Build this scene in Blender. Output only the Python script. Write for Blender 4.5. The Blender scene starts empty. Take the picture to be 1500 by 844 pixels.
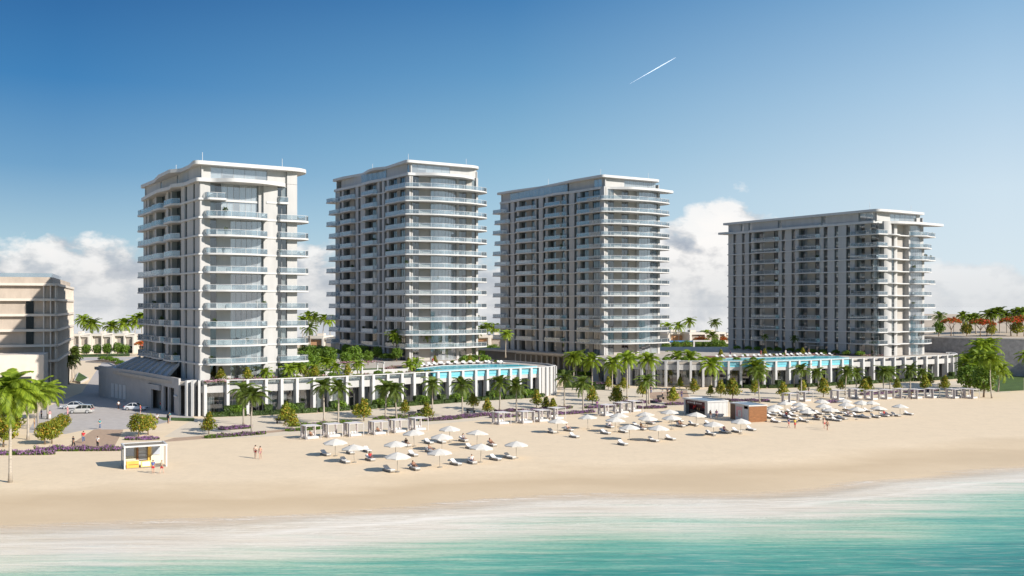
import bpy, bmesh, math, random
from mathutils import Vector, Matrix
rnd = random.Random(11)
R = math.radians
sc = bpy.context.scene
col = sc.collection
FOC, CAMH, HOR = 1480.0, 21.0, 447.0
ROT = R(33.3)
UX, UY = math.cos(ROT), math.sin(ROT)

def P(px, py, z=0.0):
    y = FOC * (CAMH - z) / (py - HOR)
    return Vector(((px - 750.0) * y / FOC, y, z))

def loc2w(o, x, y, rz=ROT):
    c, s = math.cos(rz), math.sin(rz)
    return (o[0] + c * x - s * y, o[1] + s * x + c * y)

ORD = ['first', 'second', 'third', 'fourth', 'fifth', 'sixth', 'seventh', 'eighth', 'ninth', 'tenth', 'eleventh',
       'twelfth', 'thirteenth', 'fourteenth', 'fifteenth', 'sixteenth', 'seventeenth', 'eighteenth', 'nineteenth']
TENS = {2: 'twent', 3: 'thirt', 4: 'fort', 5: 'fift', 6: 'sixt', 7: 'sevent'}
def ordw(i):
    if i < 19: return ORD[i]
    n = i + 1
    t, u = divmod(n, 10)
    return TENS[t] + 'ieth' if u == 0 else TENS[t] + 'y-' + ORD[u - 1]

# ------------------------------------------------------------------ materials
class NT:
    def __init__(s, nt): s.nt = nt
    def n(s, t, **kw):
        x = s.nt.nodes.new(t)
        for k, v in kw.items():
            if k in x.inputs: x.inputs[k].default_value = v
            else: setattr(x, k, v)
        return x
    def l(s, a, b): s.nt.links.new(a, b)
    def m(s, op, a, b=None, c=None):
        x = s.nt.nodes.new('ShaderNodeMath'); x.operation = op
        for i, v in enumerate((a, b, c)):
            if v is None: continue
            if isinstance(v, (int, float)): x.inputs[i].default_value = v
            else: s.l(v, x.inputs[i])
        return x.outputs[0]
    def ramp(s, fac, stops, interp='LINEAR'):
        x = s.nt.nodes.new('ShaderNodeValToRGB'); cr = x.color_ramp; cr.interpolation = interp
        while len(cr.elements) < len(stops): cr.elements.new(0.5)
        for e, (p, c) in zip(cr.elements, stops):
            e.position = p
            e.color = (c, c, c, 1) if isinstance(c, (int, float)) else (*c, 1)
        s.l(fac, x.inputs['Fac'])
        return x.outputs['Color']
    def mix(s, fac, a, b):
        x = s.nt.nodes.new('ShaderNodeMix'); x.data_type = 'RGBA'
        for i, v in ((0, fac), (6, a), (7, b)):
            if isinstance(v, (int, float)): x.inputs[i].default_value = v
            elif isinstance(v, tuple): x.inputs[i].default_value = (*v, 1) if len(v) == 3 else v
            else: s.l(v, x.inputs[i])
        return x.outputs[2]

def newmat(name):
    m = bpy.data.materials.new(name); m.use_nodes = True
    nt = m.node_tree; nt.nodes.clear()
    h = NT(nt); out = h.n('ShaderNodeOutputMaterial')
    return m, h, out

def mat(name, c, rough=0.7, var=0.1, scale=1.2, bump=0.0, bscale=8.0, metal=0.0, spec=0.4, stretch=(1, 1, 1), rand=0.0, c2=None):
    m, h, out = newmat(name)
    b = h.n('ShaderNodeBsdfPrincipled', Roughness=rough, Metallic=metal)
    b.inputs['Specular IOR Level'].default_value = spec
    tc = h.n('ShaderNodeTexCoord'); mp = h.n('ShaderNodeMapping'); mp.inputs['Scale'].default_value = stretch
    h.l(tc.outputs['Object'], mp.inputs['Vector'])
    nz = h.n('ShaderNodeTexNoise', Scale=scale, Detail=5.0, Roughness=0.6); h.l(mp.outputs[0], nz.inputs['Vector'])
    lo = tuple(x * (1 - var) for x in c); hi = tuple(min(1, x * (1 + var)) for x in (c2 or c))
    colr = h.ramp(nz.outputs['Fac'], [(0.3, lo), (0.7, hi)])
    if rand:
        oi = h.n('ShaderNodeObjectInfo')
        f = h.m('MULTIPLY_ADD', oi.outputs['Random'], 2 * rand, 1 - rand)
        vm = h.n('ShaderNodeVectorMath', operation='SCALE'); h.l(colr, vm.inputs[0]); h.l(f, vm.inputs['Scale']); colr = vm.outputs[0]
    h.l(colr, b.inputs['Base Color'])
    if bump:
        n2 = h.n('ShaderNodeTexNoise', Scale=bscale, Detail=4.0); h.l(mp.outputs[0], n2.inputs['Vector'])
        bp = h.n('ShaderNodeBump', Strength=bump, Distance=0.05); h.l(n2.outputs['Fac'], bp.inputs['Height']); h.l(bp.outputs[0], b.inputs['Normal'])
    h.l(b.outputs[0], out.inputs['Surface'])
    return m

def leafmat(name, a, b_, c=None, trans=0.35):
    m, h, out = newmat(name)
    g = h.n('ShaderNodeNewGeometry'); oi = h.n('ShaderNodeObjectInfo')
    f = h.m('FRACT', h.m('ADD', g.outputs['Random Per Island'], h.m('MULTIPLY', oi.outputs['Random'], 0.0)))
    stops = [(0.0, a), (0.75 if c else 1.0, b_)] + ([(0.82, c), (1.0, c)] if c else [])
    colr = h.ramp(f, stops)
    sc_ = h.n('ShaderNodeVectorMath', operation='SCALE'); h.l(colr, sc_.inputs[0]); h.l(h.m('MULTIPLY_ADD', oi.outputs['Random'], 0.5, 0.75), sc_.inputs['Scale'])
    d = h.n('ShaderNodeBsdfPrincipled', Roughness=0.5); d.inputs['Specular IOR Level'].default_value = 0.3
    t = h.n('ShaderNodeBsdfTranslucent')
    h.l(sc_.outputs[0], d.inputs['Base Color'])
    tint = h.mix(0.5, sc_.outputs[0], (0.30, 0.36, 0.03))
    h.l(tint, t.inputs['Color'])
    mx = h.n('ShaderNodeMixShader'); mx.inputs[0].default_value = trans
    h.l(d.outputs[0], mx.inputs[1]); h.l(t.outputs[0], mx.inputs[2]); h.l(mx.outputs[0], out.inputs['Surface'])
    return m

def glassmat(name, tint, refl, base=None, fac=0.0, rough=0.02):
    """Thin glazing: part see-through, part mirror; 'fac' adds a milky body of colour 'base'."""
    m, h, out = newmat(name)
    t = h.n('ShaderNodeBsdfTransparent'); t.inputs['Color'].default_value = (*tint, 1)
    g = h.n('ShaderNodeBsdfGlossy', Roughness=rough); g.inputs['Color'].default_value = (0.95, 0.97, 1, 1)
    lw = h.n('ShaderNodeLayerWeight', Blend=0.25)
    f = h.m('MULTIPLY_ADD', lw.outputs['Fresnel'], 0.7, refl)
    f = h.m('MINIMUM', f, 0.95)
    mx = h.n('ShaderNodeMixShader'); h.l(f, mx.inputs[0]); 
    body = t.outputs[0]
    if fac:
        d = h.n('ShaderNodeBsdfDiffuse'); d.inputs['Color'].default_value = (*base, 1)
        m2 = h.n('ShaderNodeMixShader'); m2.inputs[0].default_value = fac
        h.l(body, m2.inputs[1]); h.l(d.outputs[0], m2.inputs[2]); body = m2.outputs[0]
    h.l(body, mx.inputs[1]); h.l(g.outputs[0], mx.inputs[2]); h.l(mx.outputs[0], out.inputs['Surface'])
    return m

M = {}
M['plaster'] = mat('white_plaster', (0.45, 0.44, 0.425), 0.75, 0.08, 0.6, 0.05, 6, stretch=(1, 1, .2))
M['stone_wall'] = mat('pale_stone_render', (0.44, 0.42, 0.40), 0.8, 0.07, 0.5, 0.1, 8)
M['warm_render'] = mat('warm_beige_render', (0.40, 0.37, 0.335), 0.8, 0.08, 0.5)
M['slab'] = mat('white_slab_paint', (0.54, 0.53, 0.515), 0.6, 0.05, 0.6)
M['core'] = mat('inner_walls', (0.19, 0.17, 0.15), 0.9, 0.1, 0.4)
M['frame'] = mat('window_metal', (0.42, 0.42, 0.42), 0.4, 0.04)
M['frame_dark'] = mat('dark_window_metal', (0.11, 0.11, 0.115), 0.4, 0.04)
M['white_metal'] = mat('white_metal', (0.60, 0.59, 0.575), 0.35, 0.03)
M['curtain'] = mat('sheer_curtain', (0.68, 0.66, 0.63), 0.9, 0.1, 3.0, stretch=(6, 6, .2))
M['glass'] = glassmat('window_glass', (0.54, 0.59, 0.61), 0.16)
M['glass_bright'] = glassmat('curtain_wall_glass', (0.70, 0.78, 0.82), 0.26, (0.66, 0.71, 0.75), 0.30)
M['rail_glass'] = glassmat('balustrade_glass', (0.76, 0.83, 0.86), 0.10, (0.48, 0.545, 0.59), 0.13)
M['rail_frost'] = glassmat('frosted_balustrade_glass', (0.80, 0.86, 0.90), 0.08, (0.58, 0.635, 0.67), 0.40)
M['acrylic'] = glassmat('acrylic_pool_wall', (0.65, 0.92, 0.98), 0.05, (0.35, 0.80, 0.90), 0.45)
M['concrete'] = mat('board_concrete', (0.44, 0.37, 0.305), 0.85, 0.14, 0.5, 0.15, 5, stretch=(1, 1, .4))
M['concrete_slab'] = mat('grey_slab', (0.64, 0.57, 0.49), 0.8, 0.06, 0.8)
M['retain'] = mat('retaining_stone', (0.30, 0.285, 0.28), 0.9, 0.22, 0.9, 0.3, 4)
M['wood'] = mat('grey_wood', (0.30, 0.26, 0.21), 0.8, 0.15, 3, stretch=(1, 8, 8))
M['cedar'] = mat('cedar_boards', (0.27, 0.115, 0.042), 0.55, 0.35, 2.2, stretch=(.6, .6, 7))
M['cedar_dark'] = mat('dark_cedar_boards', (0.16, 0.085, 0.05), 0.6, 0.25, 2.2, stretch=(6, 6, .6))
M['cushion'] = mat('white_cushion', (0.66, 0.645, 0.62), 0.9, 0.04, 4)
M['canvas'] = mat('white_canvas', (0.61, 0.575, 0.515), 0.9, 0.06, 2)
M['curtain_white'] = mat('cabana_curtain', (0.62, 0.575, 0.565), 0.9, 0.1, 5, stretch=(5, 5, .3))
M['tan'] = mat('tan_towel', (0.55, 0.33, 0.15), 0.9, 0.1, 4)
M['deck'] = mat('red_brown_deck', (0.27, 0.13, 0.085), 0.7, 0.2, 1.5, stretch=(.5, 8, 1))
M['lounger_base'] = mat('wicker_grey', (0.27, 0.245, 0.21), 0.8, 0.2, 6)
M['trunk'] = mat('palm_trunk_bark', (0.38, 0.33, 0.27), 0.9, 0.25, 2.0, 0.4, 8, stretch=(1, 1, 6), rand=.2)
M['bark'] = mat('tree_bark', (0.22, 0.16, 0.11), 0.9, 0.25, 3, 0.4, 8)
M['pot'] = mat('white_pot', (0.7, 0.68, 0.64), 0.6, 0.05)
M['soil'] = mat('bed_soil', (0.17, 0.12, 0.08), 0.95, 0.2, 3)
M['palm_leaf'] = leafmat('palm_leaf', (0.12, 0.20, 0.016), (0.36, 0.46, 0.04), trans=.45)
M['palm_dark'] = leafmat('dark_palm_leaf', (0.065, 0.11, 0.02), (0.18, 0.24, 0.042), trans=.38)  # same leaf in darker green tones than palm_leaf
M['leaf'] = leafmat('broad_leaf', (0.07, 0.14, 0.016), (0.20, 0.31, 0.036))
M['croton'] = leafmat('croton_leaf', (0.11, 0.16, 0.018), (0.32, 0.34, 0.03), (0.48, 0.30, 0.04))
M['hedge'] = leafmat('hedge_leaf', (0.022, 0.045, 0.01), (0.055, 0.09, 0.016), trans=.15)
M['red_flower'] = leafmat('red_blossom', (0.55, 0.025, 0.01), (0.72, 0.07, 0.02), (0.06, 0.12, 0.02), trans=.25)
M['orange_flower'] = leafmat('orange_blossom', (0.50, 0.12, 0.03), (0.62, 0.20, 0.05), (0.08, 0.13, 0.02), trans=.25)
M['purple'] = leafmat('purple_blossom', (0.20, 0.07, 0.22), (0.42, 0.21, 0.45), (0.10, 0.12, 0.05), trans=.25)
M['pink'] = leafmat('pink_blossom', (0.62, 0.26, 0.40), (0.72, 0.42, 0.52), (0.10, 0.14, 0.04), trans=.25)
M['grass'] = mat('lawn', (0.06, 0.105, 0.02), 0.9, 0.4, .45, 0.5, 30)
M['dark_glass'] = mat('dark_glass', (0.018, 0.022, 0.025), 0.15, 0.1, spec=.25)
M['cabana_frame'] = mat('cabana_frame', (0.52, 0.49, 0.47), 0.5, 0.04)
M['black'] = mat('black_metal', (0.02, 0.02, 0.022), 0.5, 0.1)
M['dark_red'] = mat('maroon_panel', (0.075, 0.012, 0.02), 0.5, 0.1)
M['red'] = mat('red_paint', (0.55, 0.03, 0.03), 0.5, 0.08)
M['yellow'] = mat('yellow_paint', (0.72, 0.43, 0.09), 0.5, 0.06)
M['cream'] = mat('cream_paint', (0.76, 0.68, 0.50), 0.6, 0.05)
M['mirror_grey'] = mat('grey_panel', (0.42, 0.45, 0.50), 0.25, 0.1, 2)
M['kiosk_grey'] = mat('kiosk_grey_paint', (0.54, 0.53, 0.51), 0.6, 0.05)
M['blue_roof'] = mat('blue_grey_membrane', (0.20, 0.27, 0.33), 0.6, 0.12, 1)
M['poster'] = mat('pink_poster', (0.66, 0.33, 0.33), 0.5, 0.25, 2.5)
M['poster_grey'] = mat('poster_grey', (0.55, 0.55, 0.53), 0.5, 0.2, 3)
M['villa'] = mat('villa_render', (0.62, 0.57, 0.50), 0.8, 0.05, .5)
M['villa_dark'] = mat('villa_stone', (0.38, 0.33, 0.28), 0.8, 0.1, .8)
M['terracotta'] = mat('terracotta_panel', (0.50, 0.28, 0.15), 0.8, 0.1)
M['blue_tarp'] = mat('blue_roof_panel', (0.09, 0.25, 0.50), 0.5, 0.1)
M['rubber'] = mat('tyre_rubber', (0.025, 0.025, 0.025), 0.85, 0.1)
M['rim'] = mat('alloy_rim', (0.6, 0.6, 0.6), 0.3, 0.05, metal=.6)
M['car_glass'] = mat('car_glass', (0.02, 0.025, 0.03), 0.05, 0.05, spec=.8)
M['lamp_red'] = mat('tail_lamp', (0.45, 0.02, 0.02), 0.2, 0.05)
M['lamp_clear'] = mat('head_lamp', (0.75, 0.78, 0.8), 0.1, 0.03, spec=.8)
for k, c in (('car_white', (0.72, 0.73, 0.74)), ('car_silver', (0.47, 0.455, 0.43)), ('car_grey', (0.50, 0.51, 0.52))):
    m_ = mat(k, c, 0.25, 0.02); m_.node_tree.nodes['Principled BSDF'].inputs['Coat Weight'].default_value = 0.8; M[k] = m_
SKINS = [mat('skin_%d' % i, c, 0.55, 0.05) for i, c in enumerate([(0.50, 0.29, 0.20), (0.36, 0.19, 0.12), (0.62, 0.40, 0.30)])]
HAIRS = [mat('hair_%d' % i, c, 0.5, 0.1) for i, c in enumerate([(0.02, 0.014, 0.01), (0.07, 0.04, 0.02), (0.30, 0.19, 0.08)])]
CL = {k: mat('cloth_' + k, c, 0.9, 0.06) for k, c in dict(red=(0.55, 0.03, 0.04), white=(0.75, 0.74, 0.72), black=(0.02, 0.02, 0.025), navy=(0.04, 0.06, 0.20),
      blue=(0.08, 0.16, 0.45), teal=(0.05, 0.30, 0.33), cream=(0.74, 0.64, 0.46), grey=(0.35, 0.35, 0.37), denim=(0.09, 0.14, 0.25), tan=(0.50, 0.32, 0.16),
      purple=(0.16, 0.05, 0.20), pink=(0.60, 0.30, 0.32), yellow=(0.70, 0.50, 0.10)).items()}

# ------------------------------------------------------------------ mesh builder and scene objects
class MB:
    def __init__(s): s.v = []; s.f = []; s.mi = []
    def add(s, vs, fs, mi=0):
        o = len(s.v); s.v.extend([tuple(v) for v in vs]); s.f.extend([tuple(i + o for i in f) for f in fs]); s.mi.extend([mi] * len(fs)); return s
    def box(s, x0, y0, z0, x1, y1, z1, mi=0):
        return s.add([(x0, y0, z0), (x1, y0, z0), (x1, y1, z0), (x0, y1, z0), (x0, y0, z1), (x1, y0, z1), (x1, y1, z1), (x0, y1, z1)],
                     [(3, 2, 1, 0), (4, 5, 6, 7), (0, 1, 5, 4), (1, 2, 6, 5), (2, 3, 7, 6), (3, 0, 4, 7)], mi)
    def hexa(s, b, t, mi=0):
        return s.add(list(b) + list(t), [(3, 2, 1, 0), (4, 5, 6, 7), (0, 1, 5, 4), (1, 2, 6, 5), (2, 3, 7, 6), (3, 0, 4, 7)], mi)
    def quad(s, a, b, c, d, mi=0): return s.add([a, b, c, d], [(0, 1, 2, 3)], mi)
    def prism(s, poly, z0, z1, mi=0):
        n = len(poly)
        vs = [(p[0], p[1], z0) for p in poly] + [(p[0], p[1], z1) for p in poly]
        fs = [tuple(range(n - 1, -1, -1)), tuple(range(n, 2 * n))] + [(i, (i + 1) % n, n + (i + 1) % n, n + i) for i in range(n)]
        return s.add(vs, fs, mi)
    def sheet(s, poly, z, mi=0): return s.add([(p[0], p[1], z) for p in poly], [tuple(range(len(poly)))], mi)
    def ribbon(s, pts, z0, z1, t, mi=0):
        """upright strip of thickness t along a plan path"""
        n = len(pts); L_, R_ = [], []
        for i, p in enumerate(pts):
            a = pts[max(0, i - 1)]; b = pts[min(n - 1, i + 1)]
            dx, dy = b[0] - a[0], b[1] - a[1]; d = math.hypot(dx, dy) or 1
            nx, ny = -dy / d * t / 2, dx / d * t / 2
            L_.append((p[0] + nx, p[1] + ny)); R_.append((p[0] - nx, p[1] - ny))
        vs = [(x, y, z) for z in (z0, z1) for (x, y) in L_] + [(x, y, z) for z in (z0, z1) for (x, y) in R_]
        fs = []
        for i in range(n - 1):
            a, b, c, d = i, i + 1, n + i + 1, n + i
            e, f, g, h = 2 * n + i, 2 * n + i + 1, 3 * n + i + 1, 3 * n + i
            fs += [(b, a, d, c), (e, f, g, h), (d, h, g, c), (a, b, f, e)]
        fs += [(0, 2 * n, 3 * n, n), (n - 1, 2 * n - 1, 4 * n - 1, 3 * n - 1)]
        return s.add(vs, fs, mi)
    def tube(s, pts, rad, n=6, mi=0):
        pts = [Vector(p) for p in pts]; rings = []
        for i, p in enumerate(pts):
            d = (pts[min(i + 1, len(pts) - 1)] - pts[max(i - 1, 0)]).normalized()
            a = d.orthogonal().normalized() if abs(d.z) < .95 else Vector((1, 0, 0)); a = (a - d * a.dot(d)).normalized(); b = d.cross(a)
            r = rad[i] if isinstance(rad, (list, tuple)) else rad
            rings.append([p + (a * math.cos(2 * math.pi * k / n) + b * math.sin(2 * math.pi * k / n)) * r for k in range(n)])
        vs = [v for r_ in rings for v in r_]
        fs = [(i * n + k, i * n + (k + 1) % n, (i + 1) * n + (k + 1) % n, (i + 1) * n + k) for i in range(len(pts) - 1) for k in range(n)]
        fs += [tuple(range(n - 1, -1, -1)), tuple((len(pts) - 1) * n + k for k in range(n))]
        return s.add(vs, fs, mi)
    def ball(s, c, r, mi=0, nu=8, nv=6):
        if isinstance(r, (int, float)): r = (r, r, r)
        vs = []; fs = []
        for j in range(nv + 1):
            th = math.pi * j / nv
            for i in range(nu):
                ph = 2 * math.pi * i / nu
                vs.append((c[0] + r[0] * math.sin(th) * math.cos(ph), c[1] + r[1] * math.sin(th) * math.sin(ph), c[2] + r[2] * math.cos(th)))
        for j in range(nv):
            for i in range(nu):
                fs.append((j * nu + i, (j + 1) * nu + i, (j + 1) * nu + (i + 1) % nu, j * nu + (i + 1) % nu))
        return s.add(vs, fs, mi)
    def mesh(s, name, mats, smooth=False):
        me = bpy.data.meshes.new(name); me.from_pydata(s.v, [], s.f)
        for m in (mats if isinstance(mats, (list, tuple)) else [mats]): me.materials.append(M[m] if isinstance(m, str) else m)
        if any(s.mi): me.polygons.foreach_set('material_index', s.mi)
        if smooth: me.polygons.foreach_set('use_smooth', [True] * len(s.f))
        me.update(); return me
    def build(s, name, mats, parent=None, loc=(0, 0, 0), rz=0, smooth=False):
        return place(s.mesh(name, mats, smooth), name, parent, loc, rz)

def place(me, name, parent=None, loc=(0, 0, 0), rz=0):
    o = bpy.data.objects.new(name, me); col.objects.link(o)
    if parent: o.parent = parent
    o.location = loc; o.rotation_euler = (0, 0, rz); return o

def tag(o, label, cat, group=None, kind=None):
    o['label'] = label; o['category'] = cat
    if group: o['group'] = group
    if kind: o['kind'] = kind
    return o
def thing(name, label, cat, loc=(0, 0, 0), rz=0, group=None):
    return tag(place(None, name, None, (loc[0], loc[1], loc[2] if len(loc) > 2 else 0), rz), label, cat, group)
def struct(o, label=None):
    o['kind'] = 'structure'
    if label: o['label'] = label
    return o
def kids(o): return [c for c in o.children]
def dup(root, loc, rz=None, label=None, group=None, scale=None):
    r = root.copy(); col.objects.link(r); r.location = (loc[0], loc[1], loc[2] if len(loc) > 2 else 0)
    if rz is not None: r.rotation_euler = (0, 0, rz)
    if label: r['label'] = label
    if group: r['group'] = group
    if scale: r.scale = (scale,) * 3 if isinstance(scale, (int, float)) else scale
    for ch in root.children:
        c = ch.copy(); col.objects.link(c); c.parent = r
        for g in ch.children:
            d = g.copy(); col.objects.link(d); d.parent = c
    return r

def fillet(poly, seg=8):
    """poly: (x, y[, r]) closed -> points, index of the middle point of each corner"""
    n = len(poly); out = []; mid = []
    for i in range(n):
        p = Vector(poly[i][:2]); a = Vector(poly[i - 1][:2]); b = Vector(poly[(i + 1) % n][:2])
        r = poly[i][2] if len(poly[i]) > 2 else 0.0
        da, db = a - p, b - p; la, lb = da.length, db.length
        if r <= 0.01 or la < 1e-4 or lb < 1e-4: mid.append(len(out)); out.append(tuple(p)); continue
        da.normalize(); db.normalize()
        ang = math.acos(max(-1, min(1, da.dot(db))))
        if ang > 3.1: mid.append(len(out)); out.append(tuple(p)); continue
        t = min(r / math.tan(ang / 2), la * .48, lb * .48)
        s0, s1 = p + da * t, p + db * t
        mid.append(len(out) + seg // 2)
        for k in range(seg + 1):
            u = k / seg; out.append(tuple(s0 * (1 - u) ** 2 + p * 2 * u * (1 - u) + s1 * u * u))
    return out, mid
def inset(pts, d):
    n = len(pts); o = []
    for i in range(n):
        a = pts[i - 1]; b = pts[(i + 1) % n]; dx, dy = b[0] - a[0], b[1] - a[1]; l = math.hypot(dx, dy) or 1
        o.append((pts[i][0] - dy / l * d, pts[i][1] + dx / l * d))
    return o
def span(pts, mid, i, j):
    a, b = mid[i], mid[j]
    return pts[a:b + 1] if b >= a else pts[a:] + pts[:b + 1]
# ------------------------------------------------------------------ apartment towers
def glazing_mesh(w, h, bulge=0.0, var=0, bright=False, dark=False, step=1.15):
    rr = random.Random(var * 97 + int(w * 100) + int(h * 10))
    n = max(1, round(w / step)); pts = []
    m = n if not bulge else max(n, 8)
    for i in range(m + 1):
        u = i / m; pts.append((u * w, -bulge * (1 - (2 * u - 1) ** 2)))
    mb = MB(); f = .06
    for i in range(m + 1):
        x, y = pts[i]; fw = f if i in (0, m) else f * .8
        mb.box(max(0, x - fw / 2), y - .05, 0, min(w, x + fw / 2), y + .05, h, 0)
    for i in range(m):
        a, b = pts[i], pts[i + 1]
        for z0, z1 in ((0, .07), (h - .09, h)) + (((h * .36, h * .36 + .05),) if (w < 2.2 and not bulge) else ()) + (((h * .5 - .1, h * .5 + .1),) if h > 5 else ()):
            mb.hexa([(a[0], a[1] - .04, z0), (b[0], b[1] - .04, z0), (b[0], b[1] + .04, z0), (a[0], a[1] + .04, z0)],
                    [(a[0], a[1] - .04, z1), (b[0], b[1] - .04, z1), (b[0], b[1] + .04, z1), (a[0], a[1] + .04, z1)], 0)
        mb.quad((a[0], a[1], .05), (b[0], b[1], .05), (b[0], b[1], h - .05), (a[0], a[1], h - .05), 1)
        p = rr.random()
        if p < (.75 if bright else .5):
            k = 5
            q = [(a[0] + (b[0] - a[0]) * j / k, a[1] + (b[1] - a[1]) * j / k + .22 + .06 * (j % 2)) for j in range(k + 1)]
            lo = .05 if rr.random() < .8 else h * rr.uniform(.3, .6)
            for j in range(k): mb.quad((*q[j], lo), (*q[j + 1], lo), (*q[j + 1], h - .05), (*q[j], h - .05), 2)
    return mb.mesh('glazing', ['frame_dark' if dark else 'frame', 'glass_bright' if bright else 'glass', 'curtain'])
GL = {}
def glazing(name, w, h, parent, loc, rz, bulge=0, bright=False, dark=False, step=1.15):
    v = rnd.randrange(4); k = (round(w, 2), round(h, 2), round(bulge, 2), v, bright, dark, step)
    if k not in GL: GL[k] = glazing_mesh(w, h, bulge, v, bright, dark, step)
    return place(GL[k], name, parent, loc, rz)

def arc_poly(s0, s1, d, back, bulge):
    """plan of a solid wall strip in facade coordinates (s along, d depth): outer edge bulged outward"""
    if not bulge: return [(s0, d), (s1, d), (s1, back), (s0, back)]
    n = 8; return [(s0 + (s1 - s0) * i / n, d - bulge * (1 - (2 * i / n - 1) ** 2)) for i in range(n + 1)] + [(s1, back), (s0, back)]

def facade(root, side, bays, zs, ztop, names, warm=True):
    """side True: outer face looks to -x, s runs along +y.  False: outer face looks to -y, s runs along +x."""
    N = len(zs) - 1
    for b in bays:
        s0, s1, ty, d = b[:4]; bulge = b[4] if len(b) > 4 else 0; k0 = b[5] if len(b) > 5 else 0; k1 = b[6] if len(b) > 6 else N
        if ty in 'PW':
            za = 0.02 if k0 == 0 else zs[k0]; zb = ztop if k1 == N else zs[k1]
            if ty == 'W' and k1 == N: zb = zs[N] - .1
            pl = arc_poly(s0, s1, d, 1.95 if ty == 'P' else d + .3, bulge)
            if side: pl = [(q, p) for p, q in pl][::-1]
            MB().prism(pl, za, zb).build('pier' if ty == 'P' else 'recessed_wall', 'plaster' if ty == 'P' or warm is False else 'warm_render', root)
        elif ty == 'D':
            h = zs[k1] - zs[k0] - .45
            glazing('penthouse_glazing', s1 - s0, h, root, (d, s1, zs[k0]) if side else (s0, d, zs[k0]), -math.pi / 2 if side else 0, bulge, True)
        else:
            nm = names['bulge'] if bulge else names['front'] if not side else names['small'] if s1 - s0 < 2.3 else names['large']
            for k in range(k0, k1):
                h = zs[k + 1] - zs[k] - .34
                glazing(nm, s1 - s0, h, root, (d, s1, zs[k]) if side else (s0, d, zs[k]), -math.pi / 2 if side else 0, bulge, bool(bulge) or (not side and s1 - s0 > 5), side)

def balustrade_mesh(path, frost):
    mb = MB()
    mb.ribbon(path, .02, .98, .03, 1)
    mb.ribbon(path, .98, 1.03, .06, 0)
    acc = 0; last = path[0]
    for p in [path[0]] + path[1:] + [path[-1]]:
        acc += math.hypot(p[0] - last[0], p[1] - last[1]); last = p
        if acc > 2.6 or p in (path[0], path[-1]): mb.box(p[0] - .025, p[1] - .025, 0, p[0] + .025, p[1] + .025, 1.0, 0); acc = 0
    return mb.mesh('balustrade', ['white_metal', 'rail_frost' if frost else 'rail_glass'])

def sub_path(path, step=1.0):
    o = [path[0]]
    for a, b in zip(path, path[1:]):
        d = math.hypot(b[0] - a[0], b[1] - a[1]); n = max(1, int(d / step))
        o += [(a[0] + (b[0] - a[0]) * i / n, a[1] + (b[1] - a[1]) * i / n) for i in range(1, n + 1)]
    return o

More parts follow.
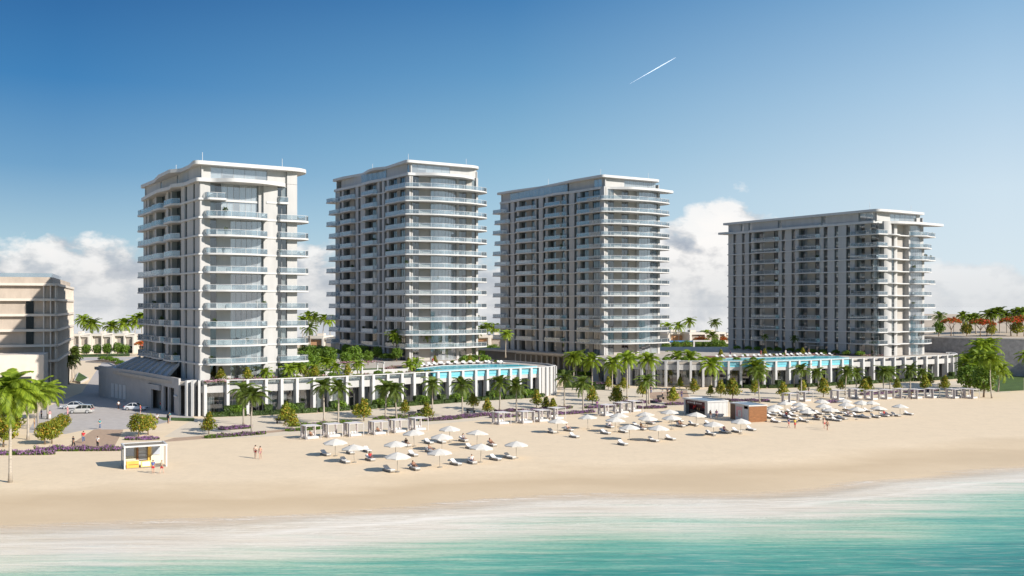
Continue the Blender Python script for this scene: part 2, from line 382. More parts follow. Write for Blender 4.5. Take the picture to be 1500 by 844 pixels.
BALC = []   # balcony floors where planters and seats can stand
def tower(label, short, O, W, L, N, polys, spans, side, front, canopy, roof, band, top_poly=None, top_spans=None, frost=(0, 2)):
    root = thing('apartment_tower', label, 'tower', (O[0], O[1], 0), ROT, 'white apartment towers')
    zs = [6.4 + 3.5 * k for k in range(N + 1)]; zc = zs[N]; zr = zc + 3.5
    variants = []
    for pl in polys:
        pts, mid = fillet(pl); mb = MB(); mb.prism(pts, -.32, -.004)
        sm = mb.mesh('floor_slab', 'slab'); rails = []
        ins = inset(pts, .12)
        for q, (i, j) in enumerate(spans): rails.append((balustrade_mesh(sub_path(span(ins, mid, i, j)), q in frost), span(ins, mid, i, j)))
        variants.append((sm, rails))
    for k in range(1, N):
        sm, rails = variants[k % len(variants)]
        if top_poly and k >= N - len(top_poly):
            pl, sp = top_poly[k - (N - len(top_poly))], top_spans[k - (N - len(top_poly))]
            pts, mid = fillet(pl); sm = MB().prism(pts, -.38, -.004).mesh('floor_slab', 'slab'); ins = inset(pts, .12)
            rails = [(balustrade_mesh(sub_path(span(ins, mid, i, j)), False), span(ins, mid, i, j)) for i, j in sp]
        place(sm, 'floor_slab', root, (0, 0, zs[k]))
        for q, (rm, path) in enumerate(rails):
            place(rm, 'balustrade', root, (0, 0, zs[k])); BALC.append((short, O, k, q, path, zs[k]))
    # inner shell, back and right walls
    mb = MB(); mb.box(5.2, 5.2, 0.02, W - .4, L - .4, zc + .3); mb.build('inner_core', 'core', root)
    mb = MB(); mb.box(W - .42, 3.2, 0.03, W - .02, L - .02, zc + 2.9); mb.box(.3, L - .42, 0.03, W - .42, L - .02, zc + 2.9); mb.build('rear_wall', 'plaster', root)
    mb = MB(); mb.box(W - .3, .3, 0.03, W - .06, 3.2, zc + 2.0); mb.build('return_wall', 'plaster', root)
    facade(root, True, side, zs, zc + .2, dict(small='window', large='balcony_door', front='front_window', bulge='curved_glass_wall'), 'street' not in short)
    facade(root, False, front, zs, zc + .2, dict(small='window', large='balcony_door', front='front_window', bulge='curved_glass_wall'), 'street' not in short)
    pts, _ = fillet(canopy, 8); MB().prism(pts, zc - .45, zc + .25).build('canopy', 'slab', root)
    pts, _ = fillet(roof, 8); mb = MB(); mb.prism(pts, zr - .75, zr - .06); mb.prism(inset(pts, .5), zr - .06, zr + .0); r = mb.build('roof', 'slab', root)
    for i in range(3):
        px_ = ((1.5, 3.5), (W - 2.0, 3.0), (2.0, L * .55))[i]
        MB().tube([(px_[0], px_[1], zr), (px_[0], px_[1], zr + 2.2)], .05, 5).build('aerial', 'white_metal', r)
    # attic band between canopy and roof: (side?, s0, s1, depth, kind)
    for sd, s0, s1, d, kind in band:
        z0, z1 = zc + .25, zr - .75
        if kind == 'wall':
            pl = [(s0, d), (s1, d), (s1, d + .35), (s0, d + .35)]
            if sd: pl = [(q, p) for p, q in pl][::-1]
            MB().prism(pl, z0, z1).build('attic_wall', 'plaster', root)
        else:
            glazing('attic_glazing', s1 - s0, z1 - z0, root, (d, s1, z0) if sd else (s0, d, z0), -math.pi / 2 if sd else 0, 0, True, False, .8 if kind == 'fins' else 2.4)
    return root

O1 = (-59.3, 192.0); O2 = (-26.8, 264.0); O3 = (26.8, 294.0); O4 = (104.0, 288.0)
# ---- tower nearest the street
T1 = [(-.4, -.35, .2), (.7, -.35), (.8, -1.8, 1.6), (4.2, -3.3, 4), (8.5, -3.4, 5), (12.9, -1.8, 2.8), (12.9, -.35, .2), (15.2, -.35), (15.3, -1.3, .4), (22.2, -1.5, 3.4), (22.2, 5.5, 2.6), (20, 6, .4),
      (19.9, 20, .2), (21.6, 21, .6), (21.6, 30, .6), (19.9, 31, .2), (19.9, 44.4), (10, 44.4, .2), (9, 46.2, .8), (-1.0, 46.2, 1.0), (-1.0, 33.2, .6), (-.4, 32.9, .3), (-.4, 32.3, .3), (-1.5, 31.4, 1.6),
      (-1.5, 24.6, 1.6), (-.4, 23.6, .5), (-.4, 21.2, .5), (-1.8, 20.2, 1.7), (-1.8, 13.6, 1.7), (-.4, 12.6, .5)]
T1b = list(T1); T1b[18] = (-2.3, 46.2, 1.0); T1b[19] = (-2.3, 40.0, .5); T1b.insert(20, (-1.3, 39.6, .3)); T1b.insert(21, (-1.3, 33.2, .4))
def shift(sp, at, by): return [(i + by if i >= at else i, j + by if j >= at else j) for i, j in sp]
sp1 = [(1, 6), (7, 11), (18, 21), (22, 25), (26, 29)]
side1 = [(0, 3.0, 'P', -.1), (3.0, 4.2, 'G', .2), (4.2, 8.4, 'P', -.1), (8.4, 9.8, 'G', .2), (9.8, 12.4, 'P', -.2), (12.4, 13.4, 'G', .3), (13.4, 16, 'W', .9), (16, 19.8, 'G', 1.1), (19.8, 20.6, 'P', -.1),
         (20.6, 22, 'G', .3), (22, 23.9, 'P', -.2), (23.9, 26.5, 'G', 1.1), (26.5, 29, 'W', .9), (29, 31.8, 'G', 1.1), (31.8, 33.2, 'P', -.2), (33.2, 36.2, 'G', .9), (36.2, 38.4, 'W', .6), (38.4, 40, 'P', -.15), (40, 41.4, 'G', .3), (41.4, 44, 'P', 0)]
front1 = [(0, .85, 'P', -.15), (.85, 3.2, 'G', .3, 0, 0, 9), (3.2, 6.0, 'W', .35, 0, 0, 9), (6.0, 12.4, 'G', .5, 0, 0, 9), (12.4, 15.25, 'P', -.2), (15.25, 17.3, 'G', .3), (17.3, 19.4, 'P', .0),
          (.85, 2.0, 'W', .9, 0, 9, 11), (2.0, 4.4, 'G', 1.0, 0, 9, 11), (4.4, 11.6, 'D', 1.0, 0, 9, 11), (11.6, 12.4, 'P', .4, 0, 9, 11)]
top1 = T1[:1] + [(.7, -.5, .3), (.9, -1.9, .9), (4.6, -2.0, .9), (5.0, .6, .3), (12.6, .8), (12.9, -.35, .2), (15.2, -.35), (15.3, -1.1, .4), (17.3, -1.1, .4), (17.4, 0.1, .1), (19.4, .3)] + T1[12:]
sp_top1 = [(1, 4), (7, 10), (18, 21), (22, 25), (26, 29)]
tower('tall white apartment tower nearest the street, with a double-height glazed penthouse', 'tower nearest the street', O1, 19.4, 44, 11, [T1], sp1, side1, front1,
      canopy=[(-1.0, -.9, .8), (2.2, -.9, 2), (5, -3.6, 3), (11, -3.6, 5), (16.8, -.9, 2), (17.2, 1.5, .6), (19.2, 3, .2), (19.2, 44, .2), (-.5, 44.2, .5), (-1.4, 33, 3), (-2.0, 24, 3), (-1.3, 17, 3), (-2.1, 13, 2), (-.6, 9, 3)],
      roof=[(-1.5, -1.3, 1.2), (22.2, -1.5, 5.0), (21.6, 46, 1), (-.2, 46.5, 1), (-.2, 34, 5), (-1.5, 25, 5), (-1.8, 15, 1.2), (-.2, 12.5, 4), (-.4, 6, 4)],
      band=[(True, 0, 9, .3, 'wall'), (True, 9.0, 9.9, .5, 'glass'), (True, 9.9, 17, .5, 'wall'), (True, 17, 18, .6, 'glass'), (True, 18, 30, .5, 'wall'), (True, 30, 31, .6, 'glass'), (True, 31, 43.6, .5, 'wall'),
            (False, .3, 2.2, .5, 'wall'), (False, 2.2, 13.4, .7, 'glass'), (False, 13.4, 17.3, .5, 'wall'), (False, 17.3, 19.4, .02, 'wall')],
      top_poly=[T1, top1], top_spans=[sp1, sp_top1], frost=(2, 3, 4))
# ---- second and third towers: ring balconies round the seaward end
T2 = [(-1.6, -.5, .8), (6, -3.7, 7), (15.5, -3.9, 7), (24.4, -1.4, 5.0), (24.2, 7.5, 4.0), (21.3, 8.5, .6), (21.3, 20, .2), (23, 21, .8), (23, 30, .8), (21.3, 31, .2), (21.3, 48.3, .2), (8, 48.3, .2), (7, 50.5, .8), (-1.5, 50.5, 1.2),
      (-1.5, 43.2, .5), (-.4, 42.8, .3), (-.4, 42.2, .3), (-1.6, 41.5, .8), (-1.6, 33.5, .8), (-.4, 32.8, .4), (-.4, 27.3, .4), (-1.6, 26.7, .8), (-1.6, 19, .8), (-.4, 18.3, .4), (-.4, 13, .6), (-1.6, 11.3, 1.4)]
T2b = list(T2); T2b[13] = (-2.3, 50.5, 1.2); T2b[14] = (-2.3, 45.5, .5); T2b[15] = (-.4, 45.0, .3)
sp2 = [(24, 0), (0, 5), (12, 15), (16, 19), (20, 23)]
side2 = [(0, 3.2, 'W', .4), (3.2, 6, 'G', .6), (6, 8, 'W', .4), (8, 11.6, 'G', .6), (11.6, 13, 'P', -.2), (13, 14.5, 'G', .3), (14.5, 16, 'P', -.2), (16, 17.5, 'G', .3), (17.5, 18.8, 'P', -.2), (18.8, 21.2, 'W', .7), (21.2, 26.6, 'G', 1.0),
         (26.6, 29.8, 'P', -.2), (29.8, 31.4, 'G', .3), (31.4, 33.2, 'P', -.2), (33.2, 35.8, 'G', .9), (35.8, 39, 'W', .7), (39, 41.6, 'G', .9), (41.6, 43, 'P', -.2), (43, 44.8, 'G', .4), (44.8, 48, 'P', 0)]
front2 = [(0, 1, 'P', 0), (1, 3, 'G', .4), (3, 6.4, 'W', .4), (6.4, 14.2, 'G', .2, 1.0), (14.2, 15, 'P', 0), (15, 17.5, 'G', .5), (17.5, 19.2, 'W', .3), (19.2, 20.4, 'G', .4), (20.4, 21, 'P', 0)]
tower('tall white apartment tower between the pool terrace and the street tower, ringed with balconies', 'tower behind the first pool', O2, 21, 48, 14, [T2, T2b], sp2, side2, front2,
      canopy=[(-.6, -.2, .5), (1.5, -.4, 1), (6, -3.8, 5), (14, -3.8, 6), (19.8, -.8, 2.0), (19.6, 2, .5), (20.8, 3, .2), (20.8, 48, .2), (-.6, 48, .4), (-.8, 43, 1), (-.3, 31, 3), (-1.2, 22, 3), (-.3, 14, 3)],
      roof=[(-1.3, -1.0, 1.2), (22.4, -1.2, 5.0), (21.9, 48.6, 1), (-.8, 48.8, 1), (-.8, 41, 4), (.6, 30, 5), (-1.2, 22.5, 3), (-1.5, 18, .8), (.1, 14, 4)],
      band=[(True, 0, 1, .4, 'wall'), (True, 1, 2.2, .5, 'glass'), (True, 2.2, 14, .4, 'wall'), (True, 14, 30, .2, 'fins'), (True, 30, 44.5, .4, 'wall'), (False, .4, 12.5, .6, 'glass'), (False, 12.5, 20.8, .6, 'wall')], frost=(0, 2, 3, 4))
T3 = [(-1.4, -.3, 1.2), (5.5, -3.6, 7), (15.5, -3.9, 7), (25.8, -1.6, 5.0), (25.4, 7.5, 4.0), (22, 8.5, .6), (21.8, 20, .2), (23.5, 21, .8), (23.5, 30, .8), (21.8, 31, .2), (21.8, 56.3, .2), (8, 56.3, .2), (7, 58, .8), (-1.6, 58, 1.2),
      (-1.6, 50.2, .6), (-.4, 49.6, .4), (-.4, 45.6, .4), (-1.7, 44.3, 1.2), (-1.7, 35.2, 1.2), (-.4, 34.0, .6), (-.4, 29.3, .6), (-1.8, 28, 1.4), (-1.8, 19.2, 1.4), (-.4, 17.8, .6), (-.4, 13, .6), (-1.6, 11.4, 1.4)]
T3b = list(T3); T3b[13] = (-2.3, 58, 1.2); T3b[14] = (-2.3, 52.0, .6); T3b[15] = (-.4, 51.4, .4)
side3 = [(0, 2.4, 'W', .5), (2.4, 6, 'G', .7), (6, 8, 'W', .5), (8, 11.2, 'G', .7), (11.2, 12.6, 'P', -.2), (12.6, 14.3, 'G', .3), (14.3, 16.8, 'P', -.2), (16.8, 18.3, 'G', .3), (18.3, 19.2, 'P', -.2), (19.2, 22, 'G', 1), (22, 25, 'W', .8), (25, 28, 'G', 1),
         (28, 29.2, 'P', -.2), (29.2, 30.8, 'G', .3), (30.8, 33.0, 'P', -.2), (33.0, 34.5, 'G', .3), (34.5, 35.4, 'P', -.2), (35.4, 38.5, 'G', 1), (38.5, 41.5, 'W', .8), (41.5, 44.2, 'G', 1), (44.2, 45.6, 'P', -.2), (45.6, 47.2, 'G', .3), (47.2, 49.4, 'P', -.2),
         (49.4, 51, 'G', .4), (51, 56, 'P', 0)]
front3 = [(0, 1.4, 'P', 0), (1.4, 4, 'G', .5), (4, 7, 'W', .5), (7, 9.6, 'G', .7), (9.6, 12.4, 'W', .5), (12.4, 13.2, 'P', -.1), (13.2, 20.6, 'G', .2, 1.0), (20.6, 21.5, 'P', 0)]
tower('tall grey-white apartment tower between the two pools, with long shaded side balconies', 'tower between the pools', O3, 21.5, 56, 14, [T3, T3b], sp2, side3, front3,
      canopy=[(-.4, 1.5, .6), (2.5, .4, 2), (8, -3.2, 5), (17, -3.8, 6), (26.2, -1.6, 1.6), (25.4, 1.5, .5), (21.3, 4, .3), (21.3, 56, .2), (-.4, 56, .4), (-.5, 48, 2), (-1.3, 40, 4), (-.3, 31, 4), (-1.5, 23, 3), (-.3, 15, 3)],
      roof=[(-1.4, -1.0, 1.2), (21.8, -1.2, 3.5), (21.6, 56.5, 1), (-1.2, 56.8, 1), (-1.0, 46, 6), (.5, 33, 8), (-1.4, 12, 8)],
      band=[(True, 0, 1.4, .4, 'wall'), (True, 1.4, 5, .3, 'glass'), (True, 5, 18, .5, 'wall'), (True, 18, 50, .1, 'fins'), (True, 50, 56, .5, 'wall'), (False, .4, 8, .5, 'wall'), (False, 8, 20.6, .9, 'fins')], frost=(2, 3))
# ---- low flat-sided tower at the right
T4 = [(-1.3, -1.5, .8), (3.1, -1.5, .4), (3.4, -.8, .2), (5.2, -2.4, 2.0), (8.4, -1.9, 1.6), (9.2, -.35, .4), (14.4, -.35, .3), (15.0, -1.6, 1.2), (18.6, -3.5, 4), (22.6, -1.7, 1.6), (27.0, -1.2, 3.0), (27.0, 6.4, 2.6), (22.3, 7, .4),
      (22.3, 58.4, .3), (-.38, 58.4, .3), (-.38, 47.6, .3), (-1.4, 46.9, .7), (-1.4, 36.5, .7), (-.38, 35.8, .3), (-.38, 29, .3), (-1.4, 28.2, .7), (-1.4, 20.4, .7), (-.38, 19.7, .3), (-.38, 9.0, .3), (-1.3, 8.3, .6)]
T4b = list(T4); T4b[10] = (24.6, -1.0, 1.2); T4b[11] = (24.8, 6, 1.2)
sp4 = [(23, 2), (6, 9), (9, 12), (15, 18), (19, 22)]
side4 = [(0, 2.6, 'G', .9), (2.6, 4.6, 'W', .7), (4.6, 7.4, 'G', .9), (7.4, 9.1, 'P', -.2), (9.1, 10.5, 'G', .25), (10.5, 13.3, 'P', -.2), (13.3, 14.7, 'G', .25), (14.7, 17.2, 'P', -.2), (17.2, 18.7, 'G', .25), (18.7, 20.2, 'P', -.2), (20.2, 22.6, 'G', 1),
         (22.6, 25.6, 'W', .8), (25.6, 28.2, 'G', 1), (28.2, 29.6, 'P', -.2), (29.6, 31.0, 'G', .25), (31.0, 33.6, 'P', -.2), (33.6, 35, 'G', .25), (35, 36.4, 'P', -.2), (36.4, 39, 'G', 1), (39, 43, 'W', .8), (43, 46.4, 'G', 1), (46.4, 47.6, 'P', -.2),
         (47.6, 48.8, 'G', .25), (48.8, 50.5, 'P', -.2), (50.5, 51.9, 'G', .25), (51.9, 54.4, 'P', -.2), (54.4, 55.8, 'G', .25), (55.8, 58, 'P', -.2)]
front4 = [(0, 3.0, 'G', 1.0, 0, 0, 9), (3.0, 6.4, 'P', -.2, .7), (6.4, 7.6, 'G', -.1, 0, 0, 9), (7.6, 9.0, 'P', -.2, .2), (9.0, 14.4, 'W', 1.4), (14.4, 15.2, 'P', -.2), (15.2, 21, 'G', .0, 1.2, 0, 9), (15.2, 20, 'D', 0, .8, 9, 11), (20, 22, 'P', .2, 0, 9, 11), (21, 21.98, 'P', -.1, 0, 0, 9)]
tower('lower white apartment tower at the right end, flat shaded side, canopy jutting right', 'low right-hand tower', O4, 22, 58, 11, [T4, T4b], sp4, side4, front4,
      canopy=[(-.5, .8, .5), (3, .3, 2.0), (7, -2.2, 3), (15, -3.4, 6), (28.6, -2.4, 1.2), (28.0, -.4, .6), (21.8, 5, .5), (21.8, 58, .2), (-2.6, 60.5, .4), (-2.6, 57, .4), (-.5, 55.5, .3), (-.5, 48.5, .4), (-1.3, 47.5, .8), (-1.3, 20, .8), (-.5, 19, .4)],
      roof=[(-1.2, -1.2, 2.0), (6, -1.6, 3), (21.0, -1.0, .6), (21.4, 58.5, .5), (-1.0, 59.8, .4), (-.9, 30, 5)],
      band=[(True, .2, 1.4, .3, 'wall'), (True, 1.4, 6.2, .3, 'glass'), (True, 6.2, 18, -.15, 'wall'), (True, 18, 19.6, .2, 'glass'), (True, 19.6, 35, -.15, 'wall'), (True, 35, 36.6, .2, 'glass'), (True, 36.6, 47.6, -.15, 'wall'), (True, 47.6, 49, .2, 'glass'),
            (True, 49, 51, -.15, 'wall'), (True, 51, 52.4, .2, 'glass'), (True, 52.4, 58, -.15, 'wall'), (False, .3, 6.5, .4, 'wall'), (False, 6.5, 7.0, .7, 'wall'), (False, 7, 19, .9, 'glass'), (False, 19, 20.6, .4, 'wall')], frost=())
# ------------------------------------------------------------------ terrain, water, paving
SHORE = [(-700, 122), (-300, 108), (-120, 101.5), (-62, 99.2), (-40, 101.3), (-28.6, 102.6), (-21.5, 104.5), (-17.2, 110), (-7.2, 111.5), (-1.2, 114), (7.8, 117.5), (19, 116), (30, 118), (40.5, 124.5), (50.5, 129.6), (68, 136.5), (120, 152), (300, 190), (700, 240)]
SHORE = [(x, y + (0 if abs(x) > 90 else 1.2 * math.sin(x * .13))) for x, y in SHORE]
def shore_y(x):
    for (a, ya), (b, yb) in zip(SHORE, SHORE[1:]):
        if a <= x <= b:
            u = (x - a) / (b - a); u = u * u * (3 - 2 * u) * .5 + u * .5
            return ya + (yb - ya) * u
    return SHORE[-1][1]
def shore_smooth(x): return sum(shore_y(max(-700, min(700, x + k))) for k in (-9, -6, -3, 0, 3, 6, 9)) / 7
def beach_z(d):
    if d < -20: return 0.0
    if d < 0: u = (d + 20) / 20; return -.9 * u * u * (3 - 2 * u) * .6 - .9 * u * .4
    return -.9 - .06 * d
XS = [-700, -500, -350, -260, -200, -160] + [x for x in range(-140, 241, 4)] + [260, 300, 360, 450, 560, 700]
def strip(name, ds, zf, far=None, extra=()):
    v, f, att = [], [], []
    for d in ds:
        for x in XS: v.append((x, shore_smooth(x) - d, zf(d))); att.append(d)
    if far:
        for y in far:
            for x in XS: v.append((x, y, 0.0)); att.append(-60.0)
    n = len(XS); rows = len(v) // n
    for j in range(rows - 1):
        for i in range(n - 1): f.append((j * n + i, j * n + i + 1, (j + 1) * n + i + 1, (j + 1) * n + i))
    me = bpy.data.meshes.new(name); me.from_pydata(v, [], f)
    a = me.attributes.new('shore', 'FLOAT', 'POINT'); a.data.foreach_set('value', att)
    me.polygons.foreach_set('use_smooth', [True] * len(f)); return me
def sand_material():
    m, h, out = newmat('beach_sand')
    b = h.n('ShaderNodeBsdfPrincipled', Roughness=.9); b.inputs['Specular IOR Level'].default_value = .2
    at = h.n('ShaderNodeAttribute', attribute_name='shore'); tc = h.n('ShaderNodeTexCoord')
    mp = h.n('ShaderNodeMapping'); mp.inputs['Scale'].default_value = (.35, 1, 1); h.l(tc.outputs['Object'], mp.inputs[0])
    n1 = h.n('ShaderNodeTexNoise', Scale=.09, Detail=6.0); h.l(mp.outputs[0], n1.inputs[0])
    n2 = h.n('ShaderNodeTexNoise', Scale=1.4, Detail=6.0, Roughness=.7); h.l(tc.outputs['Object'], n2.inputs[0])
    n3 = h.n('ShaderNodeTexNoise', Scale=.5, Detail=5.0); h.l(mp.outputs[0], n3.inputs[0])
    dry = h.mix(h.ramp(n2.outputs[0], [(.3, 0.0), (.7, 1.0)]), (.70, .56, .39), (.77, .615, .43))
    n4 = h.n('ShaderNodeTexNoise', Scale=.33, Detail=7.0, Roughness=.75); h.l(tc.outputs['Object'], n4.inputs[0])
    dry = h.mix(h.ramp(n4.outputs[0], [(.36, .16), (.56, 0.0)]), dry, (.46, .37, .26))
    d2 = h.m('ADD', at.outputs['Fac'], h.m('MULTIPLY', h.m('SUBTRACT', n1.outputs[0], .5), 22.0))
    d2 = h.m('ADD', d2, h.m('MULTIPLY', h.m('SUBTRACT', n3.outputs[0], .5), 6.0))
    wet = h.ramp(h.m('DIVIDE', h.m('ADD', d2, 20.0), 20.0), [(.0, 0.0), (.35, .55), (.6, 1.0), (.85, .75), (1.0, .55)])
    c = h.mix(wet, dry, (.58, .44, .28))
    h.l(c, b.inputs['Base Color'])
    h.l(h.m('SUBTRACT', .9, h.m('MULTIPLY', wet, .35)), b.inputs['Roughness'])
    bp = h.n('ShaderNodeBump', Strength=.35, Distance=.06); h.l(n2.outputs[0], bp.inputs['Height']); h.l(bp.outputs[0], b.inputs['Normal'])
    h.l(b.outputs[0], out.inputs[0]); return m
def water_material():
    m, h, out = newmat('shallow_sea')
    b = h.n('ShaderNodeBsdfPrincipled', Roughness=.18); b.inputs['IOR'].default_value = 1.33; b.inputs['Specular IOR Level'].default_value = .12
    at = h.n('ShaderNodeAttribute', attribute_name='shore'); tc = h.n('ShaderNodeTexCoord')
    mp = h.n('ShaderNodeMapping'); mp.inputs['Scale'].default_value = (.10, 1, 1); mp.inputs['Rotation'].default_value = (0, 0, R(-7)); h.l(tc.outputs['Object'], mp.inputs[0])
    w1 = h.n('ShaderNodeTexNoise', Scale=.55, Detail=7.0, Roughness=.62); h.l(mp.outputs[0], w1.inputs[0])
    w2 = h.n('ShaderNodeTexNoise', Scale=.10, Detail=4.0); h.l(mp.outputs[0], w2.inputs[0])
    w3 = h.n('ShaderNodeTexNoise', Scale=2.4, Detail=5.0, Roughness=.65); h.l(mp.outputs[0], w3.inputs[0])
    gx = h.n('ShaderNodeSeparateXYZ'); h.l(tc.outputs['Object'], gx.inputs[0])
    d = h.m('ADD', at.outputs['Fac'], h.m('MULTIPLY', h.m('SUBTRACT', w1.outputs[0], .5), 34.0))
    d = h.m('ADD', d, h.m('MULTIPLY', h.m('SUBTRACT', w2.outputs[0], .5), 18.0))
    d = h.m('SUBTRACT', d, h.m('MULTIPLY', gx.outputs[0], -.05))
    u = h.m('DIVIDE', d, 46.0)
    c = h.ramp(u, [(0.0, (.68, .58, .45)), (.22, (.78, .70, .58)), (.36, (.62, .64, .50)), (.50, (.38, .56, .40)), (.62, (.16, .43, .32)), (.80, (.045, .28, .23)), (1.0, (.016, .185, .17))])
    # foam: thin lines along the water's edge and loose lace in the swash
    sw = h.ramp(h.m('DIVIDE', at.outputs['Fac'], 24.0), [(0.0, 1.0), (.10, .75), (.55, .55), (1.0, 0.0)])
    fo = h.n('ShaderNodeTexNoise', Scale=1.1, Detail=8.0, Roughness=.7, Distortion=1.2); h.l(mp.outputs[0], fo.inputs[0])
    lace = h.ramp(h.m('MULTIPLY', h.m('ABSOLUTE', h.m('SUBTRACT', fo.outputs[0], .5)), 2.0), [(0.0, .85), (.06, .3), (.14, 0.0)])
    patch = h.ramp(w2.outputs[0], [(.38, .15), (.62, 1.0)])
    foam = h.m('MULTIPLY', h.m('MULTIPLY', lace, patch), sw)
    e1 = h.m('ADD', at.outputs['Fac'], h.m('MULTIPLY', h.m('SUBTRACT', w2.outputs[0], .5), 9.0))
    edge = h.m('MULTIPLY', h.ramp(h.m('DIVIDE', h.m('ABSOLUTE', h.m('SUBTRACT', e1, 1.5)), 1.8), [(0.0, .55), (.4, .25), (1.0, 0.0)]), patch)
    edge2 = h.ramp(h.m('DIVIDE', h.m('ABSOLUTE', h.m('SUBTRACT', e1, 8.5)), 1.0), [(0.0, .5), (1.0, 0.0)])
    foam = h.m('MINIMUM', h.m('ADD', h.m('ADD', foam, edge), h.m('MULTIPLY', edge2, patch)), 1.0)
    foam = h.m('MULTIPLY', foam, h.ramp(w3.outputs[0], [(.25, .45), (.6, 1.0)]))
    w4 = h.n('ShaderNodeTexNoise', Scale=7.0, Detail=4.0, Roughness=.7); mp4 = h.n('ShaderNodeMapping'); mp4.inputs['Scale'].default_value = (.22, 1, 1); h.l(tc.outputs['Object'], mp4.inputs[0]); h.l(mp4.outputs[0], w4.inputs[0])
    c = h.mix(h.ramp(w4.outputs[0], [(.35, .22), (.55, 0.0)]), c, (.05, .22, .20)) if False else h.mix(h.m('MULTIPLY', h.ramp(w4.outputs[0], [(.40, .35), (.55, 0.0)]), h.ramp(u, [(.25, 0.0), (.5, 1.0)])), c, (.03, .20, .19))
    # crests: pale streaks further out
    cr = h.ramp(w3.outputs[0], [(.52, 0.0), (.70, .42)])
    c = h.mix(cr, c, (.62, .60, .50)); c = h.mix(foam, c, (.93, .87, .78))
    h.l(c, b.inputs['Base Color'])
    h.l(h.m('MULTIPLY_ADD', foam, .6, .2), b.inputs['Roughness'])
    hsum = h.m('ADD', h.m('MULTIPLY', w1.outputs[0], 1.0), h.m('MULTIPLY', w3.outputs[0], .3))
    bp = h.n('ShaderNodeBump', Strength=.35, Distance=.5); h.l(hsum, bp.inputs['Height']); h.l(bp.outputs[0], b.inputs['Normal'])
    t = h.n('ShaderNodeBsdfTransparent')
    al = h.ramp(h.m('DIVIDE', e1, 5.0), [(0.0, 0.0), (.25, .35), (1.0, 1.0)])
    al = h.m('MAXIMUM', al, h.m('MULTIPLY', foam, h.ramp(h.m('ADD', e1, .5), [(0.0, 0.0), (.6, 1.0)])))
    mx = h.n('ShaderNodeMixShader'); h.l(al, mx.inputs[0]); h.l(t.outputs[0], mx.inputs[1]); h.l(b.outputs[0], mx.inputs[2])
    h.l(mx.outputs[0], out.inputs[0]); return m
me = strip('beach', [55, 30, 20, 12, 8, 5, 3, 1, 0, -1, -2, -3, -5, -7, -9, -11, -13, -15, -17, -20, -26, -40], beach_z, far=[260, 330, 400, 470, 540]); me.materials.append(sand_material())
struct(place(me, 'ground'))
me = strip('sea', [3000, 900, 300, 150, 120, 100, 80, 70, 60, 52, 46, 40, 35, 30, 26, 22, 19, 16, 13, 10, 8, 6, 4.5, 3, 2, 1, 0, -1.5, -3, -5], lambda d: -.86); me.materials.append(water_material())
struct(place(me, 'sea'))
m, h, out = newmat('calm_lagoon'); b = h.n('ShaderNodeBsdfPrincipled', Roughness=.02); b.inputs['Base Color'].default_value = (.60, .585, .57, 1); h.l(b.outputs[0], out.inputs[0])
o = MB(); o.quad((-16000, 300, -1.2), (16000, 300, -1.2), (16000, 26000, -1.2), (-16000, 26000, -1.2)); me = o.mesh('lagoon', m); struct(place(me, 'lagoon'))

M['skylight_glass'] = mat('skylight_glass', (.34, .37, .40), .35, .08)
M['paving'] = mat('pale_paving', (.64, .545, .42), .85, .06, .8, .05, 10)
M['street'] = mat('grey_street_pavers', (.45, .41, .38), .85, .1, .7, .08, 10)
M['brick_path'] = mat('brown_brick_path', (.42, .295, .205), .85, .12, 1.5, .1, 12)
M['kerb'] = mat('kerb_stone', (.55, .52, .48), .8, .06)
M['asphalt'] = mat('asphalt', (.10, .10, .105), .9, .15, 1.5)
def px_sheet(name, pts, z, mt, label=None):
    mb = MB(); w = [P(x, y) for x, y in pts]; mb.sheet([(p.x, p.y) for p in w][::-1], z); return struct(mb.build(name, mt), label)
px_sheet('street', [(60, 600), (120, 575), (150, 530), (158, 524), (190, 528), (205, 575), (285, 612), (250, 617), (215, 626), (170, 630), (125, 630), (95, 636), (40, 634)], .004, 'street')
px_sheet('footpath', [(138, 629), (181, 629.5), (166, 657), (94, 657)], .008, 'brick_path')
px_sheet('promenade', [(285, 613), (465, 606), (560, 599), (700, 587), (815, 583), (830, 560), (900, 567), (980, 573), (1050, 570), (1150, 570), (1250, 564), (1375, 559), (1480, 557), (1480, 575), (1400, 577), (1280, 580), (1150, 584), (1040, 590), (985, 596), (860, 604), (700, 616), (560, 628), (450, 636), (330, 643), (240, 640)], .004, 'paving')
px_sheet('footpath', [(232, 648), (255, 641.5), (330, 636), (420, 629), (424, 631.5), (335, 640), (262, 646)], .008, 'brick_path')
px_sheet('footpath', [(952, 575), (1006, 572), (1012, 588), (985, 592), (950, 583)], .008, 'brick_path')
# raised kerbed beds and steps along the upper street
def kerb_bed(pts, hgt, fill, name='planting_bed', lab='raised kerbed bed'):
    w = [P(x, y) for x, y in pts]; pl = [(p.x, p.y) for p in w]
    if sum(a[0] * b[1] - b[0] * a[1] for a, b in zip(pl, pl[1:] + pl[:1])) < 0: pl = pl[::-1]
    root = thing(name, lab, 'planting bed', (pl[0][0], pl[0][1], 0))
    pl = [(x - root.location.x, y - root.location.y) for x, y in pl]
    MB().prism(pl, 0.006, hgt).build('kerb', 'kerb', root)
    MB().sheet(inset(pl, .3), hgt + .01).build('soil', fill, root)
    return root
kerb_bed([(162, 566), (172, 558), (190, 560), (188, 575), (170, 576)], .35, 'soil', lab='low kerbed bed beside the street tower podium corner')
kerb_bed([(125, 531), (160, 527), (190, 541), (190, 547), (160, 533)], .4, 'soil', lab='long kerbed bed with hedge at the top of the street')
kerb_bed([(108, 560), (114, 548), (124, 552), (130, 556), (118, 562)], .5, 'grass', lab='small kerbed lawn strip beside the concrete building')
